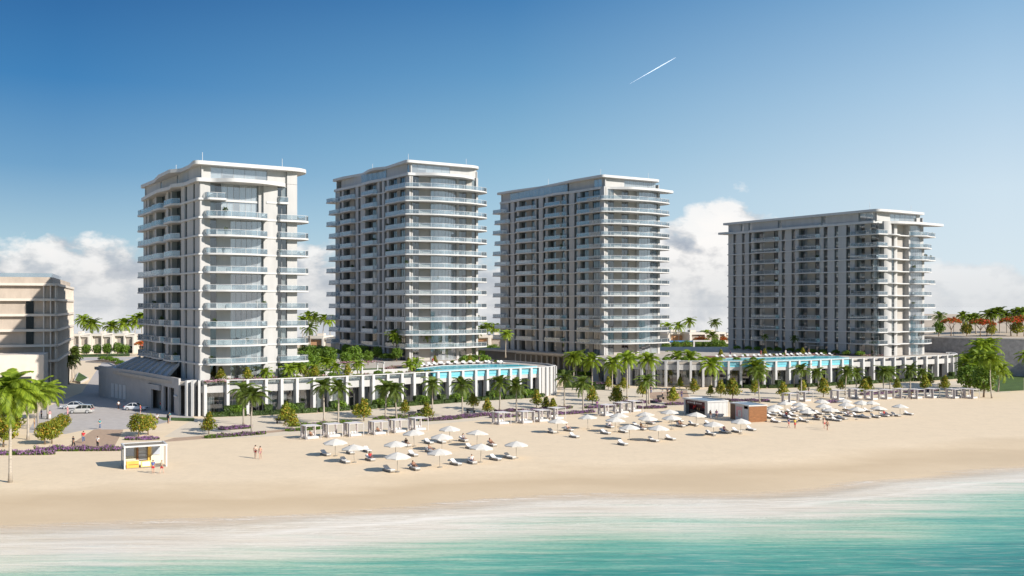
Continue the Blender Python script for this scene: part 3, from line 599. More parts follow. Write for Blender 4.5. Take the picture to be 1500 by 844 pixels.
px_sheet('lawn', [(104, 519.5), (190, 517.5), (190, 522), (104, 524)], .02, 'grass')
px_sheet('road', [(90, 524.5), (200, 522.5), (200, 526.5), (90, 529)], .012, 'street')
px_sheet('lawn', [(228, 611), (285, 612.5), (284, 617.5), (240, 616)], .012, 'grass')

# ------------------------------------------------------------------ podium one, under the first two towers
POD1 = thing('podium_building', 'white arcaded podium with tall glazed shopfronts below the first two towers', 'podium', (O1[0], O1[1], 0), ROT)
def pod1_front(x):
    pts = [(-2, -1.2), (2, -2.2), (10, -4.2), (18, -5.0), (30, -5.0), (44, -3.6), (61, -2.2), (74, -2.7), (78, -2.4), (81, -1.5), (83.2, .2), (84.8, 2.6), (86, 6)]
    for a, b in zip(pts, pts[1:]):
        if a[0] <= x <= b[0]:
            u = (x - a[0]) / (b[0] - a[0]); u = u * u * (3 - 2 * u) * .4 + u * .6; return a[1] + (b[1] - a[1]) * u
    return pts[-1][1]
M['terrace'] = mat('terrace_paving', (.46, .41, .35), .85, .1, .6)
FR1 = [(x * .5, pod1_front(x * .5)) for x in range(-4, 169)]
def px_of(O, x, y, z=0, rz=ROT):
    w = loc2w(O, x, y, rz); return 750 + FOC * w[0] / w[1]
def at_px(O, front, px): return min(front, key=lambda p: abs(px_of(O, p[0], p[1]) - px))
body = [(-3.2, 2)] + [(x, y + 1.6) for x, y in FR1 if -1.5 <= x <= 84] + [(86, 8), (86.4, 18), (84, 30), (84, 62), (-7, 62), (-7, 48)]
MB().prism(body, 5.75, 6.36).build('roof', 'terrace', POD1)
inner = [(-2.4, 5)] + [(x, y + 3.2) for x, y in FR1 if 1 <= x <= 82] + [(84, 12), (84.6, 18), (82, 30), (82, 60), (-5, 60), (-5, 48)]
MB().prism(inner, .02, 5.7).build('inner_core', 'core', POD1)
fas = [(x, y + .9) for x, y in FR1 if x >= 0]
MB().ribbon(fas, 4.35, 5.72, .5).build('fascia', 'plaster', POD1)
cols = [at_px(O1, FR1, p) for p in (303, 332, 361, 388.5, 412, 436.7, 462, 485, 508.6, 530, 548.6, 569, 590, 607, 625, 642, 659.6, 678, 696.6, 715, 732, 748, 763, 778, 790)]
col_me = MB().box(-.27, -.1, .02, .27, 1.5, 6.75).mesh('column', 'slab')
for i, (x, y) in enumerate(cols):
    place(col_me, 'column', POD1, (x, y, 0))
top = [(x, y + .25) for x, y in FR1 if x >= cols[0][0]]
MB().ribbon(top, 6.62, 6.8, .5).build('coping', 'slab', POD1)
for a, b in zip(cols, cols[1:]):
    x0, x1 = a[0] + .3, b[0] - .3; y0, y1 = a[1] + 1.7, b[1] + 1.7
    w = math.hypot(x1 - x0, y1 - y0); ang = math.atan2(y1 - y0, x1 - x0)
    glazing('shopfront', w, 4.3, POD1, (x0, y0, .04), ang, 0, False, True, 1.0)
    xm = (a[0], b[0])
    if xm[1] < at_px(O1, FR1, 640)[0]:
        pth = [(x, y + .35) for x, y in FR1 if a[0] + .3 <= x <= b[0] - .3]
        mb = MB(); mb.ribbon(pth, 5.85, 6.6, .03, 0); mb.build('parapet_glass', 'rail_glass', POD1)
# blank curved end wall right of the last column
end = [(x, y + .1) for x, y in FR1 if x > cols[-1][0] + .4] + [(86.3, 8), (86.5, 14), (86.2, 22), (84, 30)]
MB().ribbon(end, .02, 6.75, .4).build('curved_end_wall', 'plaster', POD1)
for x, y in end[2:-1:3]: MB().box(-.1, -.5, .02, .1, .15, 6.7).build('wall_fin', 'slab', POD1, (x + .1, y - .1, 0), math.atan2(6, 3) if x > 84 else .3)
# street side: solid wall with openings, panels and sloping roof lights
SP = [(-3.2, 2), (-3.4, 10), (-3.9, 20), (-5.0, 34), (-7, 48), (-7.4, 54)]
def sp_x(y):
    for a, b in zip(SP, SP[1:]):
        if a[1] <= y <= b[1]: return a[0] + (b[0] - a[0]) * (y - a[1]) / (b[1] - a[1])
    return SP[-1][0]
def side_wall(y0, y1, z0, z1, out=0, name='street_wall', mt='stone_wall', t=.4):
    n = max(1, int((y1 - y0) / 3)); pth = [(sp_x(y0 + (y1 - y0) * i / n) - out, y0 + (y1 - y0) * i / n) for i in range(n + 1)]
    MB().ribbon(pth, z0, z1, t).build(name, mt, POD1)
side_wall(2, 54, 5.0, 7.05, .05); side_wall(2, 5, .02, 5.0); side_wall(8.5, 9.3, .02, 5); side_wall(12, 13.6, .02, 5.0); side_wall(18.5, 21, .02, 5.0, .5); side_wall(21, 54, .02, 5.0)
side_wall(13.4, 21.2, 4.0, 5.0, .5, 'door_canopy'); 
for y0, y1 in ((5, 8.5), (9.3, 12)):
    glazing('street_window', y1 - y0, 4.8, POD1, (sp_x(y0) + .5, y1, .1), -math.pi / 2, 0, False, True, .9)
glazing('lobby_door', 4.8, 3.9, POD1, (sp_x(14) + 1.2, 18.4, .05), -math.pi / 2, 0, False, True, 1.2)
for i in range(4): side_wall(36 + i * 2.3, 37.7 + i * 2.3, .5, 3.6, .28, 'white_door_panel', 'white_metal', .08)
for y in (6.6, 10.6): MB().ball((0, 0, 0), (.22, .3, .22)).build('wall_lamp', 'white_metal', POD1, (sp_x(4.2) - .35, 3.2 + (y - 6.6) * .25, 3.6), 0, True)
for i in range(9):
    y = 12 + i * 4.0; b = sp_x(y) + .6
    MB().hexa([(b, y, 6.4), (-.6, y, 8.9), (-.6, y + .35, 8.9), (b, y + .35, 6.4)], [(b, y, 7.3), (-.6, y, 9.6), (-.6, y + .35, 9.6), (b, y + .35, 7.3)]).build('skylight_rib', 'stone_wall', POD1)
    MB().quad((b, y + .35, 6.9), (b, y + 4, 6.9), (-.6, y + 4, 9.2), (-.6, y + .35, 9.2)).build('skylight', 'skylight_glass', POD1)
# left front corner: white curved arms
for i, (x, y) in enumerate([(-2.6, .2), (-1.7, -.8), (-.6, -1.7)]):
    MB().box(-.22, 0, .02, .22, 2.2, 6.75).build('corner_arm', 'slab', POD1, (x, y, 0), R(-55 + i * 20))
# terrace balustrade above the street corner and white upstand walls on the roof garden
MB().box(20.5, 3.4, 6.37, 46, 3.7, 7.2).box(46, 3.4, 6.37, 46.3, 9, 7.4).build('garden_wall', 'plaster', POD1)

def pool(label, O, rz, front, x0, x1, depth, zt, zb, deckdepth, name='infinity_pool'):
    root = thing(name, label, 'pool', (O[0], O[1], 0), rz)
    fp = [(x, y) for x, y in front if x0 <= x <= x1]; n = len(fp)
    back = [(x, y + depth * (.62 + .38 * min(1, i / (n * .35))) * (1 if i < n * .8 else 1 - .45 * (i / n - .8) / .2)) for i, (x, y) in enumerate(fp)]
    wp = [(x, y + .62) for x, y in fp]
    MB().prism(wp + back[::-1], zt - .9, zt - .07).build('water', 'pool_water', root)
    MB().ribbon([(x, y + .5) for x, y in fp], zb, zt, .12).build('acrylic_wall', 'acrylic', root)
    MB().ribbon([(x, y + .5) for x, y in fp], zt + .005, zt + .06, .2).build('edge_rail', 'frame', root)
    MB().ribbon([(x, y + .75) for x, y in fp], zb - .5, zt - .75, .3).build('basin_wall', 'pool_tile', root)
    cop = [(x, y + .25) for x, y in back]; MB().ribbon(cop, zt - .9, zt + .04, .5).build('coping', 'slab', root)
    dk = [(x, y + .5) for x, y in back] + [(x, y + depth + deckdepth) for x, y in fp[::-1]]
    MB().prism(dk, zt - .9, zt - .01).build('deck', 'deck', root)
    return root, fp, back
m, h, out = newmat('pool_water'); b = h.n('ShaderNodeBsdfPrincipled', Roughness=.2); b.inputs['Specular IOR Level'].default_value = .06; tc = h.n('ShaderNodeTexCoord')
b.inputs['IOR'].default_value = 1.33
nz = h.n('ShaderNodeTexNoise', Scale=.6, Detail=4.0); h.l(tc.outputs['Object'], nz.inputs[0])
h.l(h.ramp(nz.outputs[0], [(.3, (.015, .30, .36)), (.7, (.03, .38, .43))]), b.inputs['Base Color'])
bp = h.n('ShaderNodeBump', Strength=.15, Distance=.1); h.l(nz.outputs[0], bp.inputs['Height']); h.l(bp.outputs[0], b.inputs['Normal']); h.l(b.outputs[0], out.inputs[0]); M['pool_water'] = m
M['pool_tile'] = mat('pool_tile', (.20, .60, .70), .3, .05)
xa = at_px(O1, FR1, 636)[0]; xb = at_px(O1, FR1, 789)[0]
POOL1, PF1, PB1 = pool('first infinity pool with clear acrylic front above the white arcade', O1, ROT, FR1, xa, xb, 13.5, 7.0, 5.72, 7.0)

# ------------------------------------------------------------------ podium two, under the towers at the right
O5 = (70.0, 258.0)
POD2 = thing('podium_building', 'long white arcaded podium behind the beach huts and right-hand parasols', 'podium', (O5[0], O5[1], 0), 0)
wp2 = [(22.5, 280), (24.5, 270), (30, 263.5), (40, 259), (50.6, 257.4), (60, 256.8), (68, 257.6), (78, 262), (88.9, 268.5), (105, 277), (118.5, 284.5), (126, 290), (131, 297), (133, 306)]
def dense(w, st=.6):
    o = []
    cr = [w[0]] + w + [w[-1]]
    for i in range(1, len(cr) - 2):
        p0, p1, p2, p3 = [Vector(q) for q in cr[i - 1:i + 3]]; n = max(2, int((p2 - p1).length / st))
        for k in range(n):
            t = k / n; o.append(tuple(.5 * ((2 * p1) + (p2 - p0) * t + (2 * p0 - 5 * p1 + 4 * p2 - p3) * t * t + (3 * p1 - p0 - 3 * p2 + p3) * t ** 3)))
    return o + [w[-1]]
FR2 = [(x - O5[0], y - O5[1]) for x, y in dense(wp2)]
def offs(path, d):
    o = []
    for i, p in enumerate(path):
        a = path[max(0, i - 1)]; b = path[min(len(path) - 1, i + 1)]; dx, dy = b[0] - a[0], b[1] - a[1]; l = math.hypot(dx, dy) or 1
        o.append((p[0] - dy / l * d, p[1] + dx / l * d))
    return o
MB().prism(offs(FR2, 1.6) + [(62, 62), (30, 96), (-50, 96), (-82.5, 86), (-47.5, 34)], 5.75, 6.36).build('roof', 'terrace', POD2)
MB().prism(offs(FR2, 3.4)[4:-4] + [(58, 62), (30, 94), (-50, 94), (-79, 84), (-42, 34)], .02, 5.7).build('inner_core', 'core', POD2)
MB().ribbon(offs(FR2, .9), 4.35, 5.72, .5).build('fascia', 'plaster', POD2)
MB().ribbon(offs(FR2, .3), 6.62, 6.8, .5).build('coping', 'slab', POD2)
def at_px2(px): return min(range(len(FR2)), key=lambda i: abs(px_of(O5, *FR2[i], 0, 0) - px))
ci = []
px = 868.0
while px < 1395: ci.append(at_px2(px)); px += 18 if px < 1150 else 15.5
ci = sorted(set(ci))
while len(FR2) - 1 - ci[-1] > 11: ci.append(ci[-1] + 7)
ci.append(len(FR2) - 1)
for i in ci:
    a = FR2[max(0, i - 1)]; b = FR2[min(len(FR2) - 1, i + 1)]
    place(col_me, 'column', POD2, (*FR2[i], 0), math.atan2(b[1] - a[1], b[0] - a[0]))
o17 = offs(FR2, 1.8)
for i, j in zip(ci, ci[1:]):
    a, b = o17[i], o17[j]; w = math.hypot(b[0] - a[0], b[1] - a[1]) - .5
    ang = math.atan2(b[1] - a[1], b[0] - a[0])
    glazing('shopfront', w, 4.3, POD2, (a[0] + .25 * math.cos(ang), a[1] + .25 * math.sin(ang), .04), ang, 0, False, True, 1.0)
# street-level base of the tower between the pools
b1 = [(26.8 - .56 * s - 2.2 - O5[0], 294 + .83 * s - O5[1]) for s in (-4, 10, 25, 40, 58)]
MB().ribbon(b1, 5.2, 6.4, .5).build('side_fascia', 'stone_wall', POD2)
mb = MB()
for i in range(20):
    s = -2 + i * 2.9; MB().box(-.3, -.3, .02, .3, .3, 5.3).build('side_column', 'stone_wall', POD2, (26.8 - .56 * s - 2.2 - O5[0], 294 + .83 * s - O5[1], 0), ROT)
x2a, x2b = px_of(O5, 0, 0), 0
i0, i1 = at_px2(1057), at_px2(1246)
fr2b = [(FR2[i][0], FR2[i][1]) for i in range(i0, i1)]
POOL2, PF2, PB2 = pool('second infinity pool, long and shallow-curved, in front of the low tower', O5, 0, fr2b, fr2b[0][0], fr2b[-1][0], 14.0, 7.0, 5.72, 8.0)

# ------------------------------------------------------------------ concrete building on the left
RZ3 = R(20.2); C3 = (-104.7, 232.0)
B3 = thing('concrete_building', 'low grey-beige concrete block with white floor ledges and dark stair windows on the left', 'building', (*C3, 0), RZ3)
z3 = [1.3 + 3.5 * k for k in range(8)]
foot = [(-60, 0), (0, 0, 2.2), (0, 64, 2.0), (-60, 64)]
wallp, _ = fillet([(-60, .7), (-.7, .7, 1.8), (-.7, 63.4, 1.6), (-60, 63.4)], 6)
MB().prism(wallp, .02, 26.0).build('wall', 'concrete', B3)
ledge, _ = fillet([(-60, -.3), (.4, -.3, 2.4), (.4, 64, 2.2), (-60, 64)], 6)
lm = MB().prism(ledge, -.55, 0).mesh('floor_ledge', 'concrete_slab')
for k in range(2, 8): place(lm, 'floor_ledge', B3, (0, 0, 1.5 + 3.5 * k))
MB().prism(wallp, 26.0, 27.4).build('parapet', 'concrete', B3)
MB().ribbon([(-12, .9), (-.9, .9), (-.9, 30)], 27.4, 28.3, .05).build('roof_rail', 'rail_glass', B3)
for k in (3, 4, 5):
    g = MB(); g.box(-6.3, .5, 1.6 + 3.5 * k, -4.7, .78, 4.4 + 3.5 * k); g.build('stair_window', 'dark_glass', B3)
for k in range(0, 7):
    for i in range(14):
        y = 3.2 + i * 4.2
        if i < 12: MB().box(-.9, y + .5, 1.6 + 3.5 * k, -.62, y + 3.6, 4.35 + 3.5 * k).build('window', 'dark_glass', B3)
for i in range(15):
    y = 2.6 + i * 4.2
    MB().box(-.8, y - .22, .02, .2, y + .22, 25.9).build('facade_fin', 'concrete_slab', B3)
for x, y in ((-2.6, .1), (-1.2, .3), (-.2, 1.1)): MB().box(x - .14, y - .1, .02, x + .14, y + .6, 25.9).build('corner_fin', 'concrete_slab', B3)
MB().box(-45, -12, .02, -1.6, .4, 10.2).build('annex_wall', 'concrete_slab', B3); MB().box(-45, -11, 10.2, -16, .4, 12.2).build('annex_upper_wall', 'concrete_slab', B3)
MB().box(-20, -12.2, 2, -4, -12.02, 5.5).build('annex_window', 'car_glass', B3)

# ------------------------------------------------------------------ villas behind, hill and retaining wall at the right
def villa(loc, rz, label, w=17, s=1.0, panel='villa_dark'):
    r = thing('villa', label, 'villa', loc, rz, 'villas behind the towers')
    MB().box(0, 1.5, 0, w, 14, 8.0).build('wall', 'villa', r)
    MB().box(-.6, .2, 7.6, w * .55, 14.5, 8.6).box(w * .6, .6, 7.2, w + .4, 14.5, 8.0).build('roof', 'villa', r)
    MB().box(-.5, 0, 0, .5, 1.5, 7.6).box(w * .5, 0.1, 0, w * .56, 1.5, 7.6).box(w - .5, 0, 0, w + .3, 1.5, 7.2).build('portal_wall', 'villa', r)
    MB().box(1.6, 1.3, 4.2, w * .45, 1.6, 7.0).build('upper_screen', panel, r); MB().box(w * .62, 1.3, 3.9, w * .93, 1.6, 6.8).build('side_screen', 'villa_dark', r)
    MB().box(1.4, 1.2, .3, w * .46, 1.55, 3.4).box(w * .62, 1.2, .3, w * .92, 1.55, 3.2).build('window', 'car_glass', r)
    MB().box(w * .2, 7, 8.6, w * .4, 10, 9.5).build('roof_plant', 'concrete_slab', r)
    return r
for i, px in enumerate((100, 131, 162, 193)):
    p = P(px, 518.5); villa((p.x, p.y + i * 1.5, 0), R(4), 'white flat-roofed villa behind the lawn, %s from the left seen along the street' % ordw(i), 8.6)
for i, (px, py, w, pn) in enumerate(((448, 524, 13, 'terracotta'), (690, 522, 14, 'terracotta'), (718, 522, 10, 'villa_dark'), (980, 514, 15, 'terracotta'), (1012, 515, 14, 'villa_dark'), (1042, 514, 14, 'villa_dark'))):
    p = P(px, py); villa((p.x, p.y, 0), R(-6 + 5 * i), ('white villa with terracotta panel glimpsed %s' % ['between the first two towers', 'left of the middle gap beside the pool deck', '', 'just right of the tower between the pools'][i]) if pn == 'terracotta' else
        'pale villa with stone screens glimpsed %s' % {2: 'in the gap between the pool towers', 4: 'midway between the third and low towers', 5: 'nearest the left edge of the low tower'}[i], w, 1, pn)
# hill plateau with stone retaining wall
def hill():
    edge = dense([(104, 362), (118, 332), (131, 312), (141, 302), (150, 297), (158, 293), (164, 285), (170, 272), (190, 262), (240, 255)], 3)
    v, f = [], []; rows = [(0, 10.6), (6, 10.8), (24, 11.2), (45, 12.4), (65, 15.5), (90, 17.5), (140, 16.0), (200, -2)]
    for d, z in rows:
        for (x, y) in edge: v.append((x + d * .35, y + d, z))
    n = len(edge)
    for j in range(len(rows) - 1):
        for i in range(n - 1): f.append((j * n + i, j * n + i + 1, (j + 1) * n + i + 1, (j + 1) * n + i))
    mb = MB(); mb.add(v, f); struct(mb.build('hill', 'villa_sand', smooth=True))
    w = thing('retaining_wall', 'tall dark stone retaining wall curving along the hillside at the right', 'wall', (edge[0][0], edge[0][1], 0))
    e = [(x - edge[0][0], y - edge[0][1]) for x, y in edge]
    MB().ribbon(e, .02, 10.9, .8).build('stone_face', 'retain', w); MB().ribbon(offs(e, .1), 10.9, 11.25, 1.1).build('coping', 'concrete_slab', w)
    return edge
M['villa_sand'] = mat('hill_sand', (.50, .41, .31), .9, .08, .2)
EDGE = hill()
px_sheet('lawn', [(1440, 566), (1462, 552), (1500, 548), (1500, 572), (1460, 574)], .03, 'grass')
mb = MB(); ee = [(x + 3.0, y + 6) for x, y in EDGE]; mb.ribbon(ee, 11.0, 11.06, 7); struct(mb.build('road', 'street'))
mb = MB(); ee = [(x + 6.0, y + 14) for x, y in EDGE if x > 158]; mb.ribbon(ee, 11.15, 11.25, 9); struct(mb.build('lawn', 'grass'))
# ------------------------------------------------------------------ plants
def palm_crown_mesh(seed, mt='palm_leaf', nf=26, L=2.6):
    rr = random.Random(seed); mb = MB()
    for i in range(nf):
        az = i * 2.39996 + rr.uniform(-.25, .25); u = i / nf
        el0 = R(80) - u * R(112) + rr.uniform(-.12, .12); droop = R(95) * (0.75 + .35 * rr.random()); ln = L * (.8 + .3 * rr.random()) * (1 if u > .15 else .75)
        p = Vector((0, 0, 0)); K = 13; pts = [p.copy()]; dirs = []
        for k in range(K):
            t = k / K; el = el0 - droop * t ** 1.4
            d = Vector((math.cos(el) * math.cos(az), math.cos(el) * math.sin(az), math.sin(el))); dirs.append(d); p = p + d * ln / K; pts.append(p.copy())
        dirs.append(dirs[-1]); side = Vector((-math.sin(az), math.cos(az), 0))
        mb.tube(pts[::3] + [pts[-1]], [.035, .03, .024, .018, .012, .006][:len(pts[::3]) + 1], 3)
        for k in range(2, K * 2 + 1):
            t = k / (K * 2); q = pts[0].lerp(pts[0], 0); idx = min(K - 1, int(t * K)); fr = t * K - idx
            q = pts[idx].lerp(pts[idx + 1], fr); d = dirs[idx]; up = side.cross(d)
            ll = .62 * (math.sin(math.pi * min(1, t * .86 + .12)) ** .6) * (.85 + .3 * rr.random()) * L / 2.6
            for s in (-1, 1):
                o = (side * s * .75 + d * .6 - up * (.25 if d.z > 0 else -.1) * 1 + Vector((0, 0, -.35))).normalized() * ll
                wv = d * .05 * L / 2.6 + Vector((0, 0, .012))
                mb.add([q - wv * .6, q + wv, q + o * .6 + wv * .8 + Vector((0, 0, -.02)), q + o + Vector((0, 0, -.09 * ll)), q + o * .55 - wv], [(0, 1, 2, 3, 4)])
    return mb.mesh('palm_crown', mt)
CROWNS = [palm_crown_mesh(s, 'palm_leaf', 30) for s in (1, 2, 3)]
CROWNS_D = [palm_crown_mesh(s, 'palm_dark', 26) for s in (5, 6, 7)]
TR = {}
def palm_trunk(h, v, th=1.0):
    k = (round(h * 2) / 2, v, th)
    if k not in TR:
        rr = random.Random(v * 7 + int(h * 10)); a = rr.uniform(0, 6.28); b = rr.uniform(.0, .035) * h; pts, rad = [], []
        for i in range(9):
            t = i / 8; off = b * math.sin(t * math.pi); pts.append((math.cos(a) * off, math.sin(a) * off, k[0] * t)); rad.append(th * (.17 - .07 * t + (.08 if i == 0 else 0) + (.02 if i == 8 else 0)))
        TR[k] = MB().tube(pts, rad, 8).mesh('palm_trunk', 'trunk', True)
    return TR[k], k[0]
def palm(pos, h, label, group, dark=False, cs=1.0, th=1.0, z=0.0):
    v = rnd.randrange(3); tm, hh = palm_trunk(h, v, th)
    r = thing('palm_tree', label, 'palm tree', (pos[0], pos[1], z), rnd.uniform(0, 6.28), group)
    place(tm, 'trunk', r, (0, 0, -.02)); c = place((CROWNS_D if dark else CROWNS)[v], 'crown', r, (0, 0, hh - .1)); q_ = rnd.uniform(.85, 1.1); c.scale = (cs * q_, cs * q_, cs * rnd.uniform(.85, 1.1)); c.rotation_euler = (rnd.gauss(0, .09), rnd.gauss(0, .09), 0); r.rotation_euler = (rnd.gauss(0, .03), rnd.gauss(0, .03), r.rotation_euler.z); return r

def leaf_cluster(mb, c, rad, n, size, rr, mi=lambda r: 0, flat=.4, shell=.55):
    for _ in range(n):
        d = Vector((rr.gauss(0, 1), rr.gauss(0, 1), rr.gauss(0, 1))).normalized(); k = shell + (1 - shell) * rr.random()
        p = Vector((c[0] + d.x * rad[0] * k, c[1] + d.y * rad[1] * k, c[2] + d.z * rad[2] * k))
        nrm = (d + Vector((rr.uniform(-1, 1), rr.uniform(-1, 1), rr.uniform(-.4, 1.2))) * .8).normalized()
        a = nrm.orthogonal().normalized(); a.rotate(Matrix.Rotation(rr.uniform(0, 6.28), 3, nrm)); b = nrm.cross(a); s = size * rr.uniform(.65, 1.3)
        mb.add([p - a * s * .5, p - a * s * .1 + b * s * .28, p + a * s * .5, p - a * s * .1 - b * s * .28], [(0, 1, 2, 3)], mi(rr))
def tree_meshes(seed, kind):
    rr = random.Random(seed); cr = MB(); tk = MB()
    if kind == 'conical':      # small croton: 2.4 m
        for i in range(16):
            t = i / 15; r = 1.25 * (1 - t * .72) * (.8 + .3 * rr.random()); a = i * 2.4
            leaf_cluster(cr, (math.cos(a) * r * .45, math.sin(a) * r * .45, .8 + t * 1.65), (r * .62, r * .62, .4), 80, .27, rr)
        tk.tube([(0, 0, 0), (.03, 0, .6), (0, .02, 1.6)], [.07, .05, .03], 6); mats = ['croton']
        for a in (0.4, 2.5, 4.6): tk.tube([(0, 0, .5), (.35 * math.cos(a), .35 * math.sin(a), 1.1)], [.03, .015], 5)
    elif kind in ('broad', 'frangi'):    # 4 m bushy tree
        for i in range(26):
            a = i * 2.4; t = i / 25; z = 1.25 + 2.3 * t; rr_ = 1.55 * math.sin(math.pi * (.12 + .8 * t)) ** .7 * rr.uniform(.55, 1.0)
            leaf_cluster(cr, (math.cos(a) * rr_, math.sin(a) * rr_, z), (.66, .66, .55), 56, .36, rr)
        tk.tube([(0, 0, 0), (.05, .02, 1.0), (.0, .05, 2.0)], [.13, .10, .08], 7)
        for a in (0.3, 1.6, 2.9, 4.2, 5.4): tk.tube([(0, .03, 1.2), (.6 * math.cos(a), .6 * math.sin(a), 2.0), (1.2 * math.cos(a), 1.2 * math.sin(a), 2.7)], [.06, .045, .02], 5)
        mats = ['leaf' if kind == 'broad' else 'croton']
    elif kind == 'flame':      # 5 m flame tree, red spreading top
        for i in range(30):
            a = i * 2.4; rr_ = math.sqrt((i + .5) / 30) * 2.7; z = 3.9 + (1 - (rr_ / 2.8) ** 2) * .9 + rr.uniform(-.25, .25)
            leaf_cluster(cr, (math.cos(a) * rr_, math.sin(a) * rr_, z), (.75, .75, .4), 50, .38, rr, lambda r: 1 if r.random() < .75 else 0)
        tk.tube([(0, 0, 0), (.1, 0, 1.2), (.05, .1, 2.2)], [.16, .12, .1], 7)
        for a in (0.3, 1.6, 2.9, 4.2, 5.4): tk.tube([(.05, .05, 1.8), (.9 * math.cos(a), .9 * math.sin(a), 3.0), (1.8 * math.cos(a), 1.8 * math.sin(a), 3.9)], [.08, .055, .02], 5)
        mats = ['leaf', 'red_flower']
    elif kind == 'shrub':      # 1.3 m mound
        for i in range(14):
            a = i * 2.4; rr_ = math.sqrt((i + .5) / 14) * .75
            leaf_cluster(cr, (math.cos(a) * rr_, math.sin(a) * rr_, .5 + .35 * (1 - (rr_ / .8) ** 2)), (.38, .38, .32), 45, .24, rr)
        tk.tube([(0, 0, 0), (.02, 0, .5)], [.05, .03], 5); mats = ['leaf']
    return cr.mesh('tree_crown', mats), tk.mesh('tree_trunk', 'bark', True)
TREES = {k: [tree_meshes(s + i, k) for i in range(n)] for k, n, s in (('conical', 3, 20), ('broad', 3, 40), ('frangi', 2, 50), ('flame', 2, 60), ('shrub', 2, 70))}
def tree(kind, pos, label, group, s=1.0, z=0.0, name='tree', cat='tree'):
    cm, tm = rnd.choice(TREES[kind]); r = thing(name, label, cat, (pos[0], pos[1], z), rnd.uniform(0, 6.28), group)
    place(tm, 'trunk', r, (0, 0, -.02)); place(cm, 'crown', r); r.scale = (s * rnd.uniform(.92, 1.08), s * rnd.uniform(.92, 1.08), s); return r

def bed_mesh(seed, L, W, mats, hgt=.5, dens=26, probs=(.8,)):
    rr = random.Random(seed); mb = MB(); n = int(L * W * dens)
    for _ in range(n):
        u = rr.uniform(-1, 1); v = rr.uniform(-1, 1)
        if abs(u) ** 3 + abs(v) ** 2.4 > 1.0: continue
        x, y = u * L / 2, v * W / 2; hh = hgt * (.55 + .6 * rr.random()) * (1 - .45 * abs(v) ** 2) * (.75 + .35 * math.sin(x * 1.7 + seed) * math.sin(y * 2.1 + seed))
        mi = 1 if rr.random() < probs[0] else 0
        for q in range(4):
            a = rr.uniform(0, 6.28); lean = rr.uniform(.1, .5); b = Vector((x, y, hh * .35 * q / 3)); t = Vector((x + math.cos(a) * lean * hh, y + math.sin(a) * lean * hh, hh)); w = Vector((-math.sin(a), math.cos(a), 0)) * .07
            if mi and q >= 2: mb.add([t + Vector((0, 0, .09)), t + w * 1.0, t - Vector((0, 0, .12)), t - w * 1.0], [(0, 1, 2, 3)], 1)
            else: mb.add([b - w, b + w, t + w * .3, t - w * .3], [(0, 1, 2, 3)], mi if q else 0)
    return mb.mesh('flower_bed', mats)
def bed(pos, rz, L, W, label, group, mats=('leaf', 'purple'), hgt=.5, prob=.75, z=0.0, name='flower_bed'):
    me = bed_mesh(rnd.randrange(9999), L, W, list(mats), hgt, 46, (prob,))
    r = thing(name, label, 'flower bed' if prob > .3 else 'shrub bed', (pos[0], pos[1], z), rz, group)
    place(me, 'planting', r); MB().prism([(L * .48 * math.cos(k * .5236), W * .46 * math.sin(k * .5236)) for k in range(12)], 0.005, .05).build('soil', 'soil', r); return r
HG = {}
def hedge(pos, rz, L, W, H, label, group, z=0.0, name='hedge', cat='hedge'):
    k = (round(L * 2) / 2, W, H)
    if k not in HG:
        rr = random.Random(int(L * 10)); mb = MB(); mb.box(-k[0] / 2 + .06, -W / 2 + .06, 0, k[0] / 2 - .06, W / 2 - .06, H - .08, 0)
        n = int((k[0] * H * 2 + k[0] * W + W * H * 2) * 34)
        for _ in range(n):
            f = rr.random() * (k[0] * H * 2 + k[0] * W + W * H * 2)
            if f < k[0] * H * 2: p = Vector((rr.uniform(-1, 1) * k[0] / 2, rr.choice((-1, 1)) * W / 2, rr.random() * H)); nn = Vector((0, math.copysign(1, p.y), .3))
            elif f < k[0] * H * 2 + k[0] * W: p = Vector((rr.uniform(-1, 1) * k[0] / 2, rr.uniform(-1, 1) * W / 2, H)); nn = Vector((0, 0, 1))
            else: p = Vector((rr.choice((-1, 1)) * k[0] / 2, rr.uniform(-1, 1) * W / 2, rr.random() * H)); nn = Vector((math.copysign(1, p.x), 0, .3))
            nn = (nn + Vector((rr.uniform(-1, 1), rr.uniform(-1, 1), rr.uniform(-1, 1))) * .7).normalized(); p += nn * rr.uniform(-.05, .06)
            a = nn.orthogonal().normalized(); a.rotate(Matrix.Rotation(rr.uniform(0, 6.28), 3, nn)); b = nn.cross(a); s = rr.uniform(.12, .22)
            mb.add([p - a * s, p + b * s * .6, p + a * s, p - b * s * .6], [(0, 1, 2, 3)])
        HG[k] = mb.mesh('hedge', 'hedge')
    o = tag(place(HG[k], name, None, (pos[0], pos[1], z), rz), label, cat, group); return o
